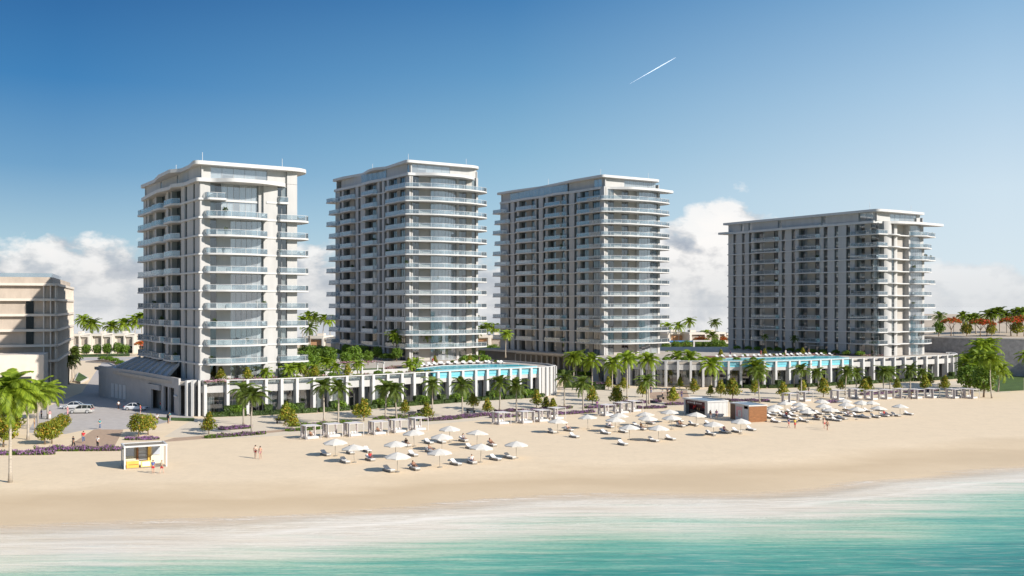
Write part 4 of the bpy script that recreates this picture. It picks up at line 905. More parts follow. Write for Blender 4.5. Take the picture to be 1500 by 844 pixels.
# ------------------------------------------------------------------ beach furniture
def make_parasol():
    r = thing('parasol', 'white octagonal beach parasol', 'parasol', (0, -500, 0))
    MB().tube([(0, 0, 0), (0, 0, 2.55)], [.035, .03], 6).build('pole', 'wood', r)
    MB().tube([(0, 0, 0), (0, 0, .07), (0, 0, .09)], [.38, .36, .08], 10).build('base', 'lounger_base', r)
    mb = MB(); n = 8; rim = [(1.8 * math.cos(2 * math.pi * (k + .5) / n), 1.8 * math.sin(2 * math.pi * (k + .5) / n), 1.98) for k in range(n)]
    mid = [(x * .52, y * .52, 2.34) for x, y, z in rim]; sag = [((rim[k][0] + rim[(k + 1) % n][0]) / 2 * .97, (rim[k][1] + rim[(k + 1) % n][1]) / 2 * .97, 2.015) for k in range(n)]
    for k in range(n):
        a, b, c, d, s = rim[k], rim[(k + 1) % n], mid[(k + 1) % n], mid[k], sag[k]
        mb.add([a, s, b, c, d], [(0, 1, 4), (1, 3, 4), (1, 2, 3)]); mb.add([d, c, (0, 0, 2.62)], [(0, 1, 2)])
        mb.add([a, s, b, (b[0], b[1], 1.86), (s[0], s[1], 1.885), (a[0], a[1], 1.86)], [(0, 5, 4, 1), (1, 4, 3, 2)])
    mb.build('canopy', 'canvas', r)
    rb = MB()
    for k in range(n): rb.tube([(0, 0, 2.5), (rim[k][0], rim[k][1], 1.96)], .014, 4)
    rb.build('ribs', 'wood', r)
    MB().ball((0, 0, 2.66), .05).build('finial', 'wood', r); return r
def make_lounger():
    r = thing('sun_lounger', 'white sun lounger', 'sun lounger', (0, -500, 0))   # feet towards -y
    MB().box(-.34, -1.0, .06, .34, .95, .26).build('base', 'lounger_base', r)
    f = MB()
    for x in (-.3, .3):
        for y in (-.9, .85): f.box(x - .04, y - .04, 0, x + .04, y + .04, .06)
    f.build('feet', 'lounger_base', r)
    MB().box(-.33, -.99, .262, .33, .25, .36).build('mattress', 'cushion', r)
    mb = MB(); mb.hexa([(-.33, .25, .27), (.33, .25, .27), (.33, .88, .60), (-.33, .88, .60)], [(-.33, .20, .37), (.33, .20, .37), (.33, .82, .69), (-.33, .82, .69)]); mb.build('backrest', 'cushion', r)
    MB().tube([(-.25, .80, .69), (.25, .80, .69)], .07, 7).build('head_cushion', 'cushion', r); return r
def make_cabana():
    r = thing('beach_cabana', 'white curtained beach cabana', 'cabana', (0, -500, 0)); w, d, h = 1.35, 1.3, 2.3
    for x in (-w, w):
        for y in (-d, d): MB().box(x - .05, y - .05, 0, x + .05, y + .05, h).build('post', 'cabana_frame', r)
    mb = MB(); mb.box(-w - .06, -d - .06, h, w + .06, -d + .06, h + .08).box(-w - .06, d - .06, h, w + .06, d + .06, h + .08).box(-w - .06, -d + .06, h, -w + .06, d - .06, h + .08).box(w - .06, -d + .06, h, w + .06, d - .06, h + .08); mb.build('top_frame', 'cabana_frame', r)
    MB().box(-w + .06, -d + .06, h + .02, w - .06, d - .06, h + .05).build('roof', 'curtain_white', r)
    def cur(a, b, nm):
        mb = MB(); n = 12; q = []
        for i in range(n + 1):
            u = i / n; x = a[0] + (b[0] - a[0]) * u; y = a[1] + (b[1] - a[1]) * u; o = .05 * (1 if i % 2 else -1); q.append((x + (o if abs(b[0] - a[0]) < .01 else 0), y + (o if abs(b[1] - a[1]) < .01 else 0)))
        mb.ribbon(q, .25, h, .02); mb.build('curtain', 'curtain_white', r)
    cur((-w, -d + .06), (-w, -.7), 0); cur((-w, .65), (-w, d - .06), 0); cur((-w + .06, d), (-.75, d), 0); cur((w - .4, d), (w - .06, d), 0)
    MB().box(-1.0, -1.0, .05, 1.1, 1.05, .28).build('daybed', 'cabana_frame', r)
    MB().box(-.98, -.98, .282, 1.08, 1.03, .46).build('mattress', 'cushion', r)
    for x in (-.5, .1, .65): MB().ball((x, .82, .6), (.26, .13, .2), 0, 8, 5).build('cushion', 'cushion', r)
    return r
PAR0, LOU0, CAB0 = make_parasol(), make_lounger(), make_cabana()
USED = set()
def use(proto, loc, rz, label, group, scale=None):
    if proto.name not in USED:
        USED.add(proto.name); proto.location = (loc[0], loc[1], loc[2] if len(loc) > 2 else 0); proto.rotation_euler = (0, 0, rz); proto['label'] = label; proto['group'] = group
        if scale: proto.scale = (scale,) * 3
        return proto
    return dup(proto, loc, rz, label, group, scale)
def set_mat(o, part, mt):
    for c in o.children:
        if c.name.split('.')[0] == part:
            c.material_slots[0].link = 'OBJECT'; c.material_slots[0].material = M[mt] if isinstance(mt, str) else mt

# ------------------------------------------------------------------ people
def skin_mesh(name, verts, edges, rad, root=0, sub=1):
    me = bpy.data.meshes.new(name); me.from_pydata([tuple(v) for v in verts], edges, [])
    o = bpy.data.objects.new(name, me); col.objects.link(o)
    md = o.modifiers.new('s', 'SKIN'); md.use_smooth_shade = True; o.modifiers.new('b', 'SUBSURF').levels = sub
    sv = me.skin_vertices[0].data if me.skin_vertices else None
    if sv is None:
        bm = bmesh.new(); bm.from_mesh(me); bm.verts.layers.skin.verify(); bm.to_mesh(me); bm.free(); sv = me.skin_vertices[0].data
    for i, r in enumerate(rad): sv[i].radius = (r, r) if not isinstance(r, tuple) else r
    for i in range(len(verts)): sv[i].use_root = (i == root)
    dg = bpy.context.evaluated_depsgraph_get(); dg.update()
    new = bpy.data.meshes.new_from_object(o.evaluated_get(dg)); new.name = name
    bpy.data.objects.remove(o); return new
def pose(kind):
    J = dict(pel=(0, 0, .95), wst=(0, 0, 1.10), chs=(0, -.01, 1.30), nck=(0, .0, 1.47), hd0=(0, -.01, 1.56), hd1=(0, -.015, 1.66))
    for s, k in ((-1, 'l'), (1, 'r')):
        J.update({'sh' + k: (s * .175, 0, 1.41), 'el' + k: (s * .23, .03, 1.14), 'wr' + k: (s * .24, -.05, .91), 'ha' + k: (s * .24, -.07, .83),
                  'hp' + k: (s * .09, 0, .90), 'kn' + k: (s * .10, -.02, .50), 'an' + k: (s * .10, .03, .09), 'to' + k: (s * .12, -.15, .035)})
    if kind == 'walk':
        J['knl'] = (-.1, -.18, .52); J['anl'] = (-.1, -.22, .10); J['tol'] = (-.11, -.40, .05); J['knr'] = (.1, .05, .49); J['anr'] = (.1, .30, .13); J['tor'] = (.11, .18, .035)
        J['ell'] = (-.23, .14, 1.15); J['wrl'] = (-.23, .12, .92); J['hal'] = (-.23, .10, .84); J['elr'] = (.23, -.06, 1.14); J['wrr'] = (.22, -.24, .98); J['har'] = (.21, -.30, .93)
    if kind in ('sit', 'recline'):
        back = .10 if kind == 'sit' else .62; ht = .48
        def tor(z): 
            t = z - .95; return (0, t * math.sin(back), ht + t * math.cos(back))
        for k in ('pel', 'wst', 'chs', 'nck', 'hd0', 'hd1'): J[k] = tor(J[k][2])
        for s, k in ((-1, 'l'), (1, 'r')):
            c = tor(1.41); J['sh' + k] = (s * .175, c[1], c[2]); c = tor(1.16); J['el' + k] = (s * .27, c[1] - .06, c[2]); J['wr' + k] = (s * .2, -.25, ht + .08); J['ha' + k] = (s * .17, -.32, ht + .07)
            J['hp' + k] = (s * .09, -.02, ht - .01); J['kn' + k] = (s * .11, -.42, ht + (.10 if kind == 'sit' or s > 0 else .24)); J['an' + k] = (s * .11, -.82, ht - .03); J['to' + k] = (s * .12, -.92, ht + .10)
    return {k: Vector(v) for k, v in J.items()}
RAD = dict(pel=.125, wst=.115, chs=.135, nck=.06, hd0=.085, hd1=.085, sh=.065, el=.045, wr=.03, ha=.038, hp=.095, kn=.06, an=.042, to=.035)
EDG = [('pel', 'wst'), ('wst', 'chs'), ('chs', 'nck'), ('nck', 'hd0'), ('hd0', 'hd1')] + [(a + k, b + k) for k in 'lr' for a, b in (('sh', 'el'), ('el', 'wr'), ('wr', 'ha'), ('hp', 'kn'), ('kn', 'an'), ('an', 'to'))] + [('chs', 'shl'), ('chs', 'shr'), ('pel', 'hpl'), ('pel', 'hpr')]
def join_tubes(me, mb):
    bm = bmesh.new(); bm.from_mesh(me); tmp = bpy.data.meshes.new('t'); tmp.from_pydata(mb.v, [], mb.f); bm.from_mesh(tmp)
    for f in bm.faces: f.smooth = True
    bm.to_mesh(me); bm.free(); bpy.data.meshes.remove(tmp)
BODY = {}
def body_meshes(kind):
    if kind in BODY: return BODY[kind]
    J = pose(kind); names = list(J); ix = {n: i for i, n in enumerate(names)}
    rad = [RAD.get(n, RAD.get(n[:2], .05)) for n in names]
    body = skin_mesh('body', [J[n] for n in names], [(ix[a], ix[b]) for a, b in EDG], rad)
    mb = MB(); hd = J['hd0']; tl = (J['hd1'] - J['hd0']).normalized(); fw = Vector((0, -1, 0)); fw = (fw - tl * fw.dot(tl)).normalized(); sd = fw.cross(tl)
    mb.tube([hd + tl * .05 + fw * .08, hd + tl * .01 + fw * .112, hd + fw * .09 - tl * .005], [.008, .016, .01], 5)           # nose
    for s in (-1, 1):
        mb.ball(hd + tl * .02 + sd * s * .088, (.014, .02, .03), 0, 6, 4); mb.ball(hd + tl * .055 + sd * s * .032 + fw * .082, (.012, .01, .008), 0, 6, 4)
        k = 'l' if s < 0 else 'r'; h0 = J['ha' + k]; d = (J['ha' + k] - J['wr' + k]).normalized(); w = Vector((0, 1, 0)); w = (w - d * w.dot(d)).normalized(); inw = d.cross(w)
        for q, ln in ((-.03, .065), (-.01, .075), (.011, .07), (.03, .055)):
            b = h0 + w * q + d * .02; mb.tube([b, b + d * ln * .55, b + d * ln + inw * .015 * s], [.01, .009, .006], 5)
        mb.tube([h0 - w * .028 - d * .02, h0 - w * .055 + d * .015, h0 - w * .06 + d * .045], [.012, .01, .007], 5)
    mb.tube([hd - tl * .035 + fw * .078 - sd * .022, hd - tl * .035 + fw * .086, hd - tl * .035 + fw * .078 + sd * .022], .007, 4)   # mouth
    join_tubes(body, mb)
    def cloth(js, ed, add=.022, cut=()):
        v = [J[j] if not isinstance(j, tuple) else J[j[0]].lerp(J[j[1]], j[2]) for j in js]
        r = [(RAD.get(j, RAD.get(j[:2], .05)) if not isinstance(j, tuple) else .5 * (RAD.get(j[0][:2], RAD.get(j[0], .1)) + RAD.get(j[1][:2], RAD.get(j[1], .1)))) + add for j in js]
        return skin_mesh('cloth', v, ed, r)
    shirt = cloth([('pel', 'wst', .3), 'wst', 'chs', ('chs', 'nck', .35), 'shl', ('shl', 'ell', .7), 'shr', ('shr', 'elr', .7)], [(0, 1), (1, 2), (2, 3), (2, 4), (4, 5), (2, 6), (6, 7)])
    trous = cloth([('pel', 'wst', .2), 'pel', 'hpl', 'knl', ('knl', 'anl', .85), 'hpr', 'knr', ('knr', 'anr', .85)], [(0, 1), (1, 2), (2, 3), (3, 4), (1, 5), (5, 6), (6, 7)], .02)
    shorts = cloth([('pel', 'wst', .2), 'pel', 'hpl', ('hpl', 'knl', .7), 'hpr', ('hpr', 'knr', .7)], [(0, 1), (1, 2), (2, 3), (1, 4), (4, 5)], .026)
    suit = cloth([('pel', 'wst', .0), ('pel', 'hpl', .6), ('pel', 'hpr', .6)], [(0, 1), (0, 2)], .014)
    top_ = cloth([('chs', 'wst', .25), ('chs', 'nck', .15)], [(0, 1)], .012)
    robe = cloth(['chs', 'wst', 'pel', ('knl', 'knr', .5), ('anl', 'anr', .5), 'shl', 'ell', 'wrl', 'shr', 'elr', 'wrr'], [(0, 1), (1, 2), (2, 3), (3, 4), (0, 5), (5, 6), (6, 7), (0, 8), (8, 9), (9, 10)], .05)
    hm = MB(); c = J['hd0'] + tl * .075 - fw * .018; hm.ball((0, 0, 0), (.098, .105, .095), 0, 10, 7)
    hair_s = hm.mesh('hair', 'black', True)
    hl = MB(); hl.ball((0, 0, 0), (.1, .107, .1), 0, 10, 7); hl.tube([(0, .04, .0), (0, .1, -.12), (0, .1, -.28)], [.09, .085, .04], 8); hair_l = hl.mesh('hair', 'black', True)
    BODY[kind] = dict(body=body, shirt=shirt, trousers=trous, shorts=shorts, swimwear=suit, bikini_top=top_, robe=robe, hair=hair_s, hair_l=hair_l, hc=c); return BODY[kind]
def person(pos, rz, kind, label, group, wear, long_hair=False, skin=None, hair=None, z=0.0, s=None):
    B = body_meshes(kind); r = thing('person', label, 'person', (pos[0], pos[1], z), rz, group)
    def pt(me, nm, mt, loc=(0, 0, 0)):
        o = place(me, nm, r, loc)
        if not me.materials: me.materials.append(mt)
        o.material_slots[0].link = 'OBJECT'; o.material_slots[0].material = mt; return o
    pt(B['body'], 'body', SKINS[rnd.randrange(3) if skin is None else skin])
    for w, c in wear.items(): pt(B[w], w, CL[c])
    pt(B['hair_l' if long_hair else 'hair'], 'hair', HAIRS[rnd.choice((0, 0, 1, 1, 2)) if hair is None else hair], B['hc'])
    k = s or rnd.uniform(.96, 1.06); r.scale = (k, k, k); return r

# ------------------------------------------------------------------ cars
def car(pos, rz, label, paint, suv=False):
    r = thing('parked_car', label, 'car', (pos[0], pos[1], 0), rz, 'cars on the street forecourt')   # front towards +x
    L, W = 4.6, .9; zb = .98 if suv else .88; zr = 1.66 if suv else 1.44
    def loft(mb, rows, mi=0):
        n = len(rows[0]); vs = [p for q in rows for p in q]; fs = [(i * n + k, i * n + k + 1, (i + 1) * n + k + 1, (i + 1) * n + k) for i in range(len(rows) - 1) for k in range(n - 1)]
        fs += [tuple(range(n)), tuple((len(rows) - 1) * n + k for k in range(n - 1, -1, -1))]; mb.add(vs, fs, mi)
    st = [(-2.28, .74, .36, zb - .25), (-2.15, .84, .24, zb - .02), (-1.6, .9, .2, zb + .05), (-.6, .91, .2, zb + .03), (.6, .91, .2, zb), (1.25, .89, .2, zb - .06), (1.85, .85, .2, zb - .16), (2.2, .76, .26, zb - .28), (2.3, .62, .36, zb - .38)]
    rows = [[(x, -w * .94, z0), (x, -w, z0 + .15), (x, -w, z1 - .22), (x, -w * .9, z1 - .03), (x, -w * .45, z1 + .02), (x, 0, z1 + .03), (x, w * .45, z1 + .02), (x, w * .9, z1 - .03), (x, w, z1 - .22), (x, w, z0 + .15), (x, w * .94, z0)] for x, w, z0, z1 in st]
    mb = MB(); loft(mb, rows); mb.build('body', paint, r, smooth=False)
    cab = ([(-2.2, .72, zb), (-1.95, .70, zr - .08), (-1.0, .69, zr), (.15, .68, zr - .02), (1.05, .74, zb - .02)] if suv else [(-1.85, .74, zb), (-1.0, .66, zr - .05), (-.5, .65, zr), (.15, .65, zr - .02), (1.15, .74, zb - .04)])
    rows = [[(x, -.8, zb - .02), (x, -w, z), (x, w, z), (x, .8, zb - .02)] for x, w, z in cab]; mb = MB(); loft(mb, rows); mb.build('windows', 'car_glass', r)
    roof = [c for c in cab if c[2] > zb + .2]; mb = MB()
    for a, b in zip(roof, roof[1:]): mb.hexa([(a[0], -a[1] - .02, a[2] - .03), (b[0], -b[1] - .02, b[2] - .03), (b[0], b[1] + .02, b[2] - .03), (a[0], a[1] + .02, a[2] - .03)], [(a[0], -a[1] + .03, a[2] + .035), (b[0], -b[1] + .03, b[2] + .035), (b[0], b[1] - .03, b[2] + .035), (a[0], a[1] - .03, a[2] + .035)])
    for y in (-1, 1):
        for (xa, wa, za), (xb, wb, zb_) in ((cab[0], cab[1]), (cab[-2], cab[-1])): mb.tube([(xa, y * (wa + .01), za), (xb, y * (wb + .01), zb_)], .05, 5)
        mb.tube([(-.35, y * .83, zb), (-.4, y * .67, zr - .03)], .045, 5)
        if suv: mb.tube([(-1.35, y * .83, zb), (-1.4, y * .69, zr - .05)], .05, 5)
    mb.build('roof', paint, r)
    for x in (-1.42, 1.38):
        for y in (-1, 1):
            wr = .36 if suv else .33
            t = MB(); t.tube([(0, -.12, 0), (0, -.1, 0), (0, .1, 0), (0, .12, 0)], [wr - .03, wr, wr, wr - .03], 18); o = t.build('wheel', 'rubber', r, (x, y * .83, wr))
            q = MB(); q.tube([(0, y * .125, 0), (0, y * .14, 0)], [wr * .72, wr * .66], 14); q.build('rim', 'rim', o)
    for y in (-1, 1):
        MB().box(1.98, y * .60 - .16, zb - .36, 2.22, y * .60 + .16, zb - .22).build('headlight', 'lamp_clear', r)
        MB().box(-2.27, y * .66 - .16, zb - .2, -2.06, y * .66 + .16, zb - .04).build('tail_light', 'lamp_red', r)
        MB().box(.72, y * .96 - .1, zb - .02, .88, y * .96 + .1, zb + .12).build('mirror', paint, r)
        for xa, xb in ((-.38, .75), (-1.3, -.42)):
            d = MB().box(xa, y * .912 - .006, .34, xb, y * .912 + .006, zb - .26).build('door', paint, r)
            MB().box(xa + .08, y * .925 - .012, zb - .36, xa + .28, y * .925 + .012, zb - .32).build('handle', 'rim', d)
    MB().box(-2.36, -.75, .34, -2.1, .75, .5).box(2.1, -.7, .3, 2.36, .7, .46).build('bumper', 'frame', r)
    MB().box(2.26, -.35, .5, 2.33, .35, .6).build('grille', 'black', r)
    return r
# ------------------------------------------------------------------ beach: parasols, loungers, cabanas
def rank(pts): return {i: k for k, i in enumerate(sorted(range(len(pts)), key=lambda i: pts[i][0]))}
PAR = {
 'left beach group': [(491.3, 668.3), (519, 677.6), (582, 691.3), (579.6, 671), (607, 654), (658.7, 648), (647.3, 659.5), (698.7, 653.5), (703.7, 677.3), (644.4, 684.7), (756.3, 671.3)],
 'middle beach group': [(816.7, 634.5), (861.4, 628.7), (906.9, 625.7), (901, 633), (922, 644.5), (948.7, 629.5), (945.7, 624.3), (964.5, 646.3), (981, 619), (984, 629), (1019.4, 625), (1045.6, 639), (1085, 636)],
 'right beach group': [(1135.8, 611), (1131, 616), (1171.7, 607.5), (1176, 614), (1183, 619.5), (1204, 604), (1206.7, 611), (1216.7, 616), (1237.5, 602.5), (1240, 608.5), (1255, 615), (1276.7, 605.5), (1286.7, 613), (1318.3, 610.5), (1150, 606), (1262, 605)]}
for g, pts in PAR.items():
    rk = rank(pts)
    for i, (x, y) in enumerate(pts):
        p = P(x, y); o = use(PAR0, p, rnd.uniform(0, 1), 'open white octagonal parasol, %s from the left of the %s' % (ordw(rk[i]), g), 'white beach parasols', .95); o.rotation_euler = (rnd.gauss(0, .025), rnd.gauss(0, .025), o.rotation_euler.z); k_ = .86 if g.startswith('right') else .95; o.scale = (k_, k_, rnd.uniform(.88, .98))
LOU = {
 'left beach group': [(476.7, 667.3), (505.3, 678), (513.3, 664.7), (538, 662), (542, 674.7), (569.3, 690.7), (607.3, 688), (595, 654), (604.7, 668), (628, 650), (646.7, 649.2), (630.7, 663), (667.3, 681.2), (691.3, 679), (678.7, 646.8), (689.3, 657.5), (720, 653.5), (725.3, 674), (746.7, 671.8)],
 'middle beach group': [(808.6, 634.5), (832.8, 631.6), (840.9, 641.1), (887, 636), (912, 652), (912.7, 633.8), (893, 626.8), (932.5, 625), (953, 621.6), (939, 630), (956.7, 647), (981.7, 644.5), (994.3, 618), (997, 625.4), (1015.4, 623.4), (1038.6, 622.4), (1040.6, 637.3), (1060.7, 634.5), (1078.9, 633.5), (1100, 630.8)],
 'right beach group': [(1130, 608.3), (1129, 613.3), (1142, 604), (1147, 610), (1152, 612.5), (1158, 605), (1164, 603), (1162, 610), (1176.7, 617.8), (1182, 608), (1197, 615.3), (1200, 607.5), (1211, 604.5), (1213, 615.3), (1222, 612), (1230, 606), (1233, 614.5), (1241, 601.5), (1242, 610.3), (1255, 610.5), (1257, 604.5), (1268, 612.7), (1271, 603.5), (1281.7, 612), (1289, 602), (1295, 610.4), (1302, 609.5), (1311.7, 609.8), (1330.8, 608),
   (1136, 619), (1160, 615), (1190, 603), (1218, 601), (1225, 617)]}
SIT = {('left beach group', 2): ('recline', 'tan'), ('left beach group', 4): ('sit', 'red'), ('left beach group', 6): ('recline', 'tan'), ('left beach group', 7): ('sit', 'black'), ('left beach group', 13): ('sit', 'white'), ('left beach group', 14): ('sit', 'grey'), ('left beach group', 16): ('recline', 'pink'), ('left beach group', 11): ('recline', 'white'),
       ('middle beach group', 1): ('recline', 'tan'), ('middle beach group', 6): ('sit', 'white'), ('middle beach group', 8): ('sit', 'red'), ('middle beach group', 9): ('sit', 'tan'), ('middle beach group', 13): ('recline', 'tan'), ('middle beach group', 17): ('sit', 'pink'),
       ('right beach group', 4): ('sit', 'red'), ('right beach group', 6): ('sit', 'white'), ('right beach group', 10): ('recline', 'tan'), ('right beach group', 18): ('sit', 'grey'), ('right beach group', 20): ('recline', 'tan'), ('right beach group', 25): ('sit', 'red')}
NEARP = {}
for g, pts in LOU.items():
    rk = rank(pts); n_s = 0
    for i, (x, y) in enumerate(pts):
        p = P(x, y); a = ROT + rnd.uniform(-.12, .12); occ = SIT.get((g, i))
        use(LOU0, p, a, '%swhite lounger on grey base, %s from left in the %s' % ('occupied ' if occ else '', ordw(rk[i]), g), 'white sun loungers on the sand')
        if occ:
            kind, c = occ; sx, sy = loc2w((p.x, p.y), 0, .12 if kind == 'recline' else .0, a); girl = i % 2 == 0
            wear = {'swimwear': c if c != 'tan' else 'black', 'bikini_top': c if c != 'tan' else 'black'} if (girl and kind == 'recline') else ({'shorts': c} if kind == 'recline' else {'shirt': c, 'shorts': 'navy' if c != 'black' else 'black'})
            person((sx, sy), a, kind, '%s %s on the %s lounger from left in the %s' % ({'red': 'person in red', 'white': 'person in white', 'black': 'person in black', 'grey': 'person in grey', 'pink': 'person in pink', 'tan': 'tanned sunbather'}[c], 'sitting' if kind == 'sit' else 'lying back', ordw(rk[i]), g), 'people on beach loungers', wear, girl, z=0.0)
# cabanas
CAB = [(455.3, 642.7), (487, 640), (518, 638.7), (554, 636.2), (583, 633.5), (612.7, 630.2), (734.7, 621.3), (769.3, 619.7), (793, 617.6), (815, 614), (889, 609), (911, 605.6), (929, 603), (1157, 590.5), (1179, 588), (1228, 585.6), (1254, 583.6), (1277, 586), (1298, 584.6), (1319, 583.2), (1342, 584), (1365, 583), (1397, 583.6), (1411, 582.5), (1423, 583.8)]
for i, (x, y) in enumerate(CAB):
    p = P(x, y); use(CAB0, p, ROT + rnd.uniform(-.04, .04), 'white curtained cabana with a daybed, %s from the left along the top of the beach' % ordw(i), 'white beach cabanas', .9)
    if i in (0, 3):
        a = ROT; sx, sy = loc2w((p.x, p.y), .1, .2, a); person((sx, sy), a, 'recline', 'tanned sunbather lying in the %s cabana from the left' % ordw(i), 'people in cabanas', {'swimwear': 'tan', 'bikini_top': 'tan'}, True, z=.1)

# ------------------------------------------------------------------ people walking
def walker(px, py, rz, label, wear, kind='stand', long_hair=False, group='people standing and walking', **k):
    p = P(px, py); return person((p.x, p.y), rz, kind, label, group, wear, long_hair, **k)
PP = math.pi
walker(107.3, 656.2, 2.6, 'person in dark clothes behind the long purple flower bed, left of two others', {'shirt': 'black', 'trousers': 'black'}, 'walk')
walker(122.2, 648.7, .4, 'person in red top and dark trousers on the brick path', {'shirt': 'red', 'trousers': 'denim'}, 'walk')
walker(143, 655.9, 3.0, 'person in white shirt and black trousers just behind the purple flower bed', {'shirt': 'white', 'trousers': 'black'})
walker(146.2, 628.8, 1.2, 'person in teal top where the brick path meets the grey forecourt', {'shirt': 'teal', 'trousers': 'denim'}, 'walk')
walker(173.6, 599.8, 1.0, 'person in white shirt and black trousers behind the white saloon car', {'shirt': 'white', 'trousers': 'black'}, 'walk')
walker(205.6, 607, 2.0, 'person in red top and purple skirt beside the white saloon car', {'shirt': 'red', 'shorts': 'purple'}, 'stand', True)
walker(235, 600.6, 2.0, 'person in red top by the podium entrance on the street side', {'shirt': 'red', 'trousers': 'teal'})
walker(230, 620.5, 3.3, 'person in white top and black shorts behind the twin round bushes', {'shirt': 'white', 'shorts': 'black'})
walker(246.2, 620.5, 2.6, 'person in long black robe beside a person in teal', {'robe': 'black'}, 'stand', True)
walker(248.3, 618.5, 2.9, 'person in teal top next to the person in a black robe', {'shirt': 'teal', 'trousers': 'grey'})
walker(99, 608, 1.4, 'person in pink standing at the nose of the silver estate car', {'shirt': 'pink', 'trousers': 'pink'})
walker(73, 614.7, .6, 'person in pale pink behind the croton bushes by the street', {'shirt': 'pink', 'trousers': 'white'})
walker(50.4, 627.5, 2.0, 'person in tan clothes among the palms at the left', {'shirt': 'tan', 'trousers': 'tan'})
walker(60.5, 613, 2.4, 'person in dark blue beneath the left palms', {'shirt': 'navy', 'trousers': 'black'})
walker(224.2, 693.5, 3.4, 'lifeguard in blue top and red shorts in front of the yellow beach kiosk', {'shirt': 'blue', 'shorts': 'red'})
walker(237, 693.5, 2.9, 'lifeguard in cream top and red shorts in front of the yellow beach kiosk', {'shirt': 'cream', 'shorts': 'red'}, 'walk')
walker(374.2, 671.5, .4, 'pale person in red bikini walking on the open sand', {'swimwear': 'red', 'bikini_top': 'red'}, 'walk', True, skin=2)
walker(381.2, 672.5, .2, 'person with long dark hair in pink swimwear on the open sand', {'swimwear': 'pink', 'bikini_top': 'pink'}, 'walk', True, hair=0)
walker(1155.4, 626.5, .8, 'person in navy top and red shorts on the sand right of the timber hut', {'shirt': 'navy', 'shorts': 'red'}, 'walk')
walker(1164.5, 627.6, .4, 'person in yellow top and red shorts on the sand right of the timber hut', {'shirt': 'yellow', 'shorts': 'red'}, 'stand')
walker(1207.5, 628, .3, 'pale person in red swimwear walking beside the right-hand lounger rows', {'swimwear': 'red', 'bikini_top': 'red'}, 'walk', True, skin=2)
walker(1211.9, 630.6, .3, 'tanned person in black swimwear walking beside the right-hand lounger rows', {'swimwear': 'black', 'bikini_top': 'black'}, 'walk', True, skin=1)
walker(1040.6, 614.6, 2.2, 'slim person in dark clothes at the white wall of the red-fronted hut', {'shirt': 'black', 'trousers': 'grey'}, 'stand', True)
walker(1049.7, 614.4, 2.8, 'person in maroon top and black skirt at the white hut wall', {'shirt': 'purple', 'shorts': 'black'}, 'stand', True)
for px, py, c, w in ((977.7, 579.5, 'black', 'person in black on the brown plaza behind the huts'), (970.5, 582, 'grey', 'person in grey on the brown plaza behind the huts'), (998.5, 582.6, 'navy', 'person in navy right behind the red-fronted hut'), (991.2, 584.4, 'pink', 'person in pink behind the red-fronted hut'),
                     (986, 580.2, 'tan', 'person in tan on the brown plaza near the hut roof'), (1184.7, 578.3, 'black', 'person in black on the promenade behind the right cabanas'), (874.7, 599.4, 'purple', 'person in purple beside the middle cabanas'), (918.2, 595.5, 'purple', 'person in dark purple among the purple flowers'), (953.6, 576.5, 'navy', 'person in navy between the tall palms'), (1335, 585.6, 'black', 'person in black beside the right-hand cabanas')):
    walker(px, py, rnd.uniform(0, 6), w, {'shirt': c, 'trousers': c if c != 'grey' else 'black'}, rnd.choice(('walk', 'stand')))

# ------------------------------------------------------------------ cars
def car_at(px, py, rz, *a, **k): p = P(px, py); return car((p.x, p.y), rz, *a, **k)
car_at(118.5, 605.3, PP + .12, 'silver estate car with dark windows parked across the forecourt', 'car_silver', suv=True)
car_at(106.5, 598.8, PP + .12, 'pale grey saloon car partly hidden behind the silver estate car', 'car_grey')
car_at(199.5, 600.8, -.12, 'white saloon car by the podium entrance, its tail towards the street', 'car_white')

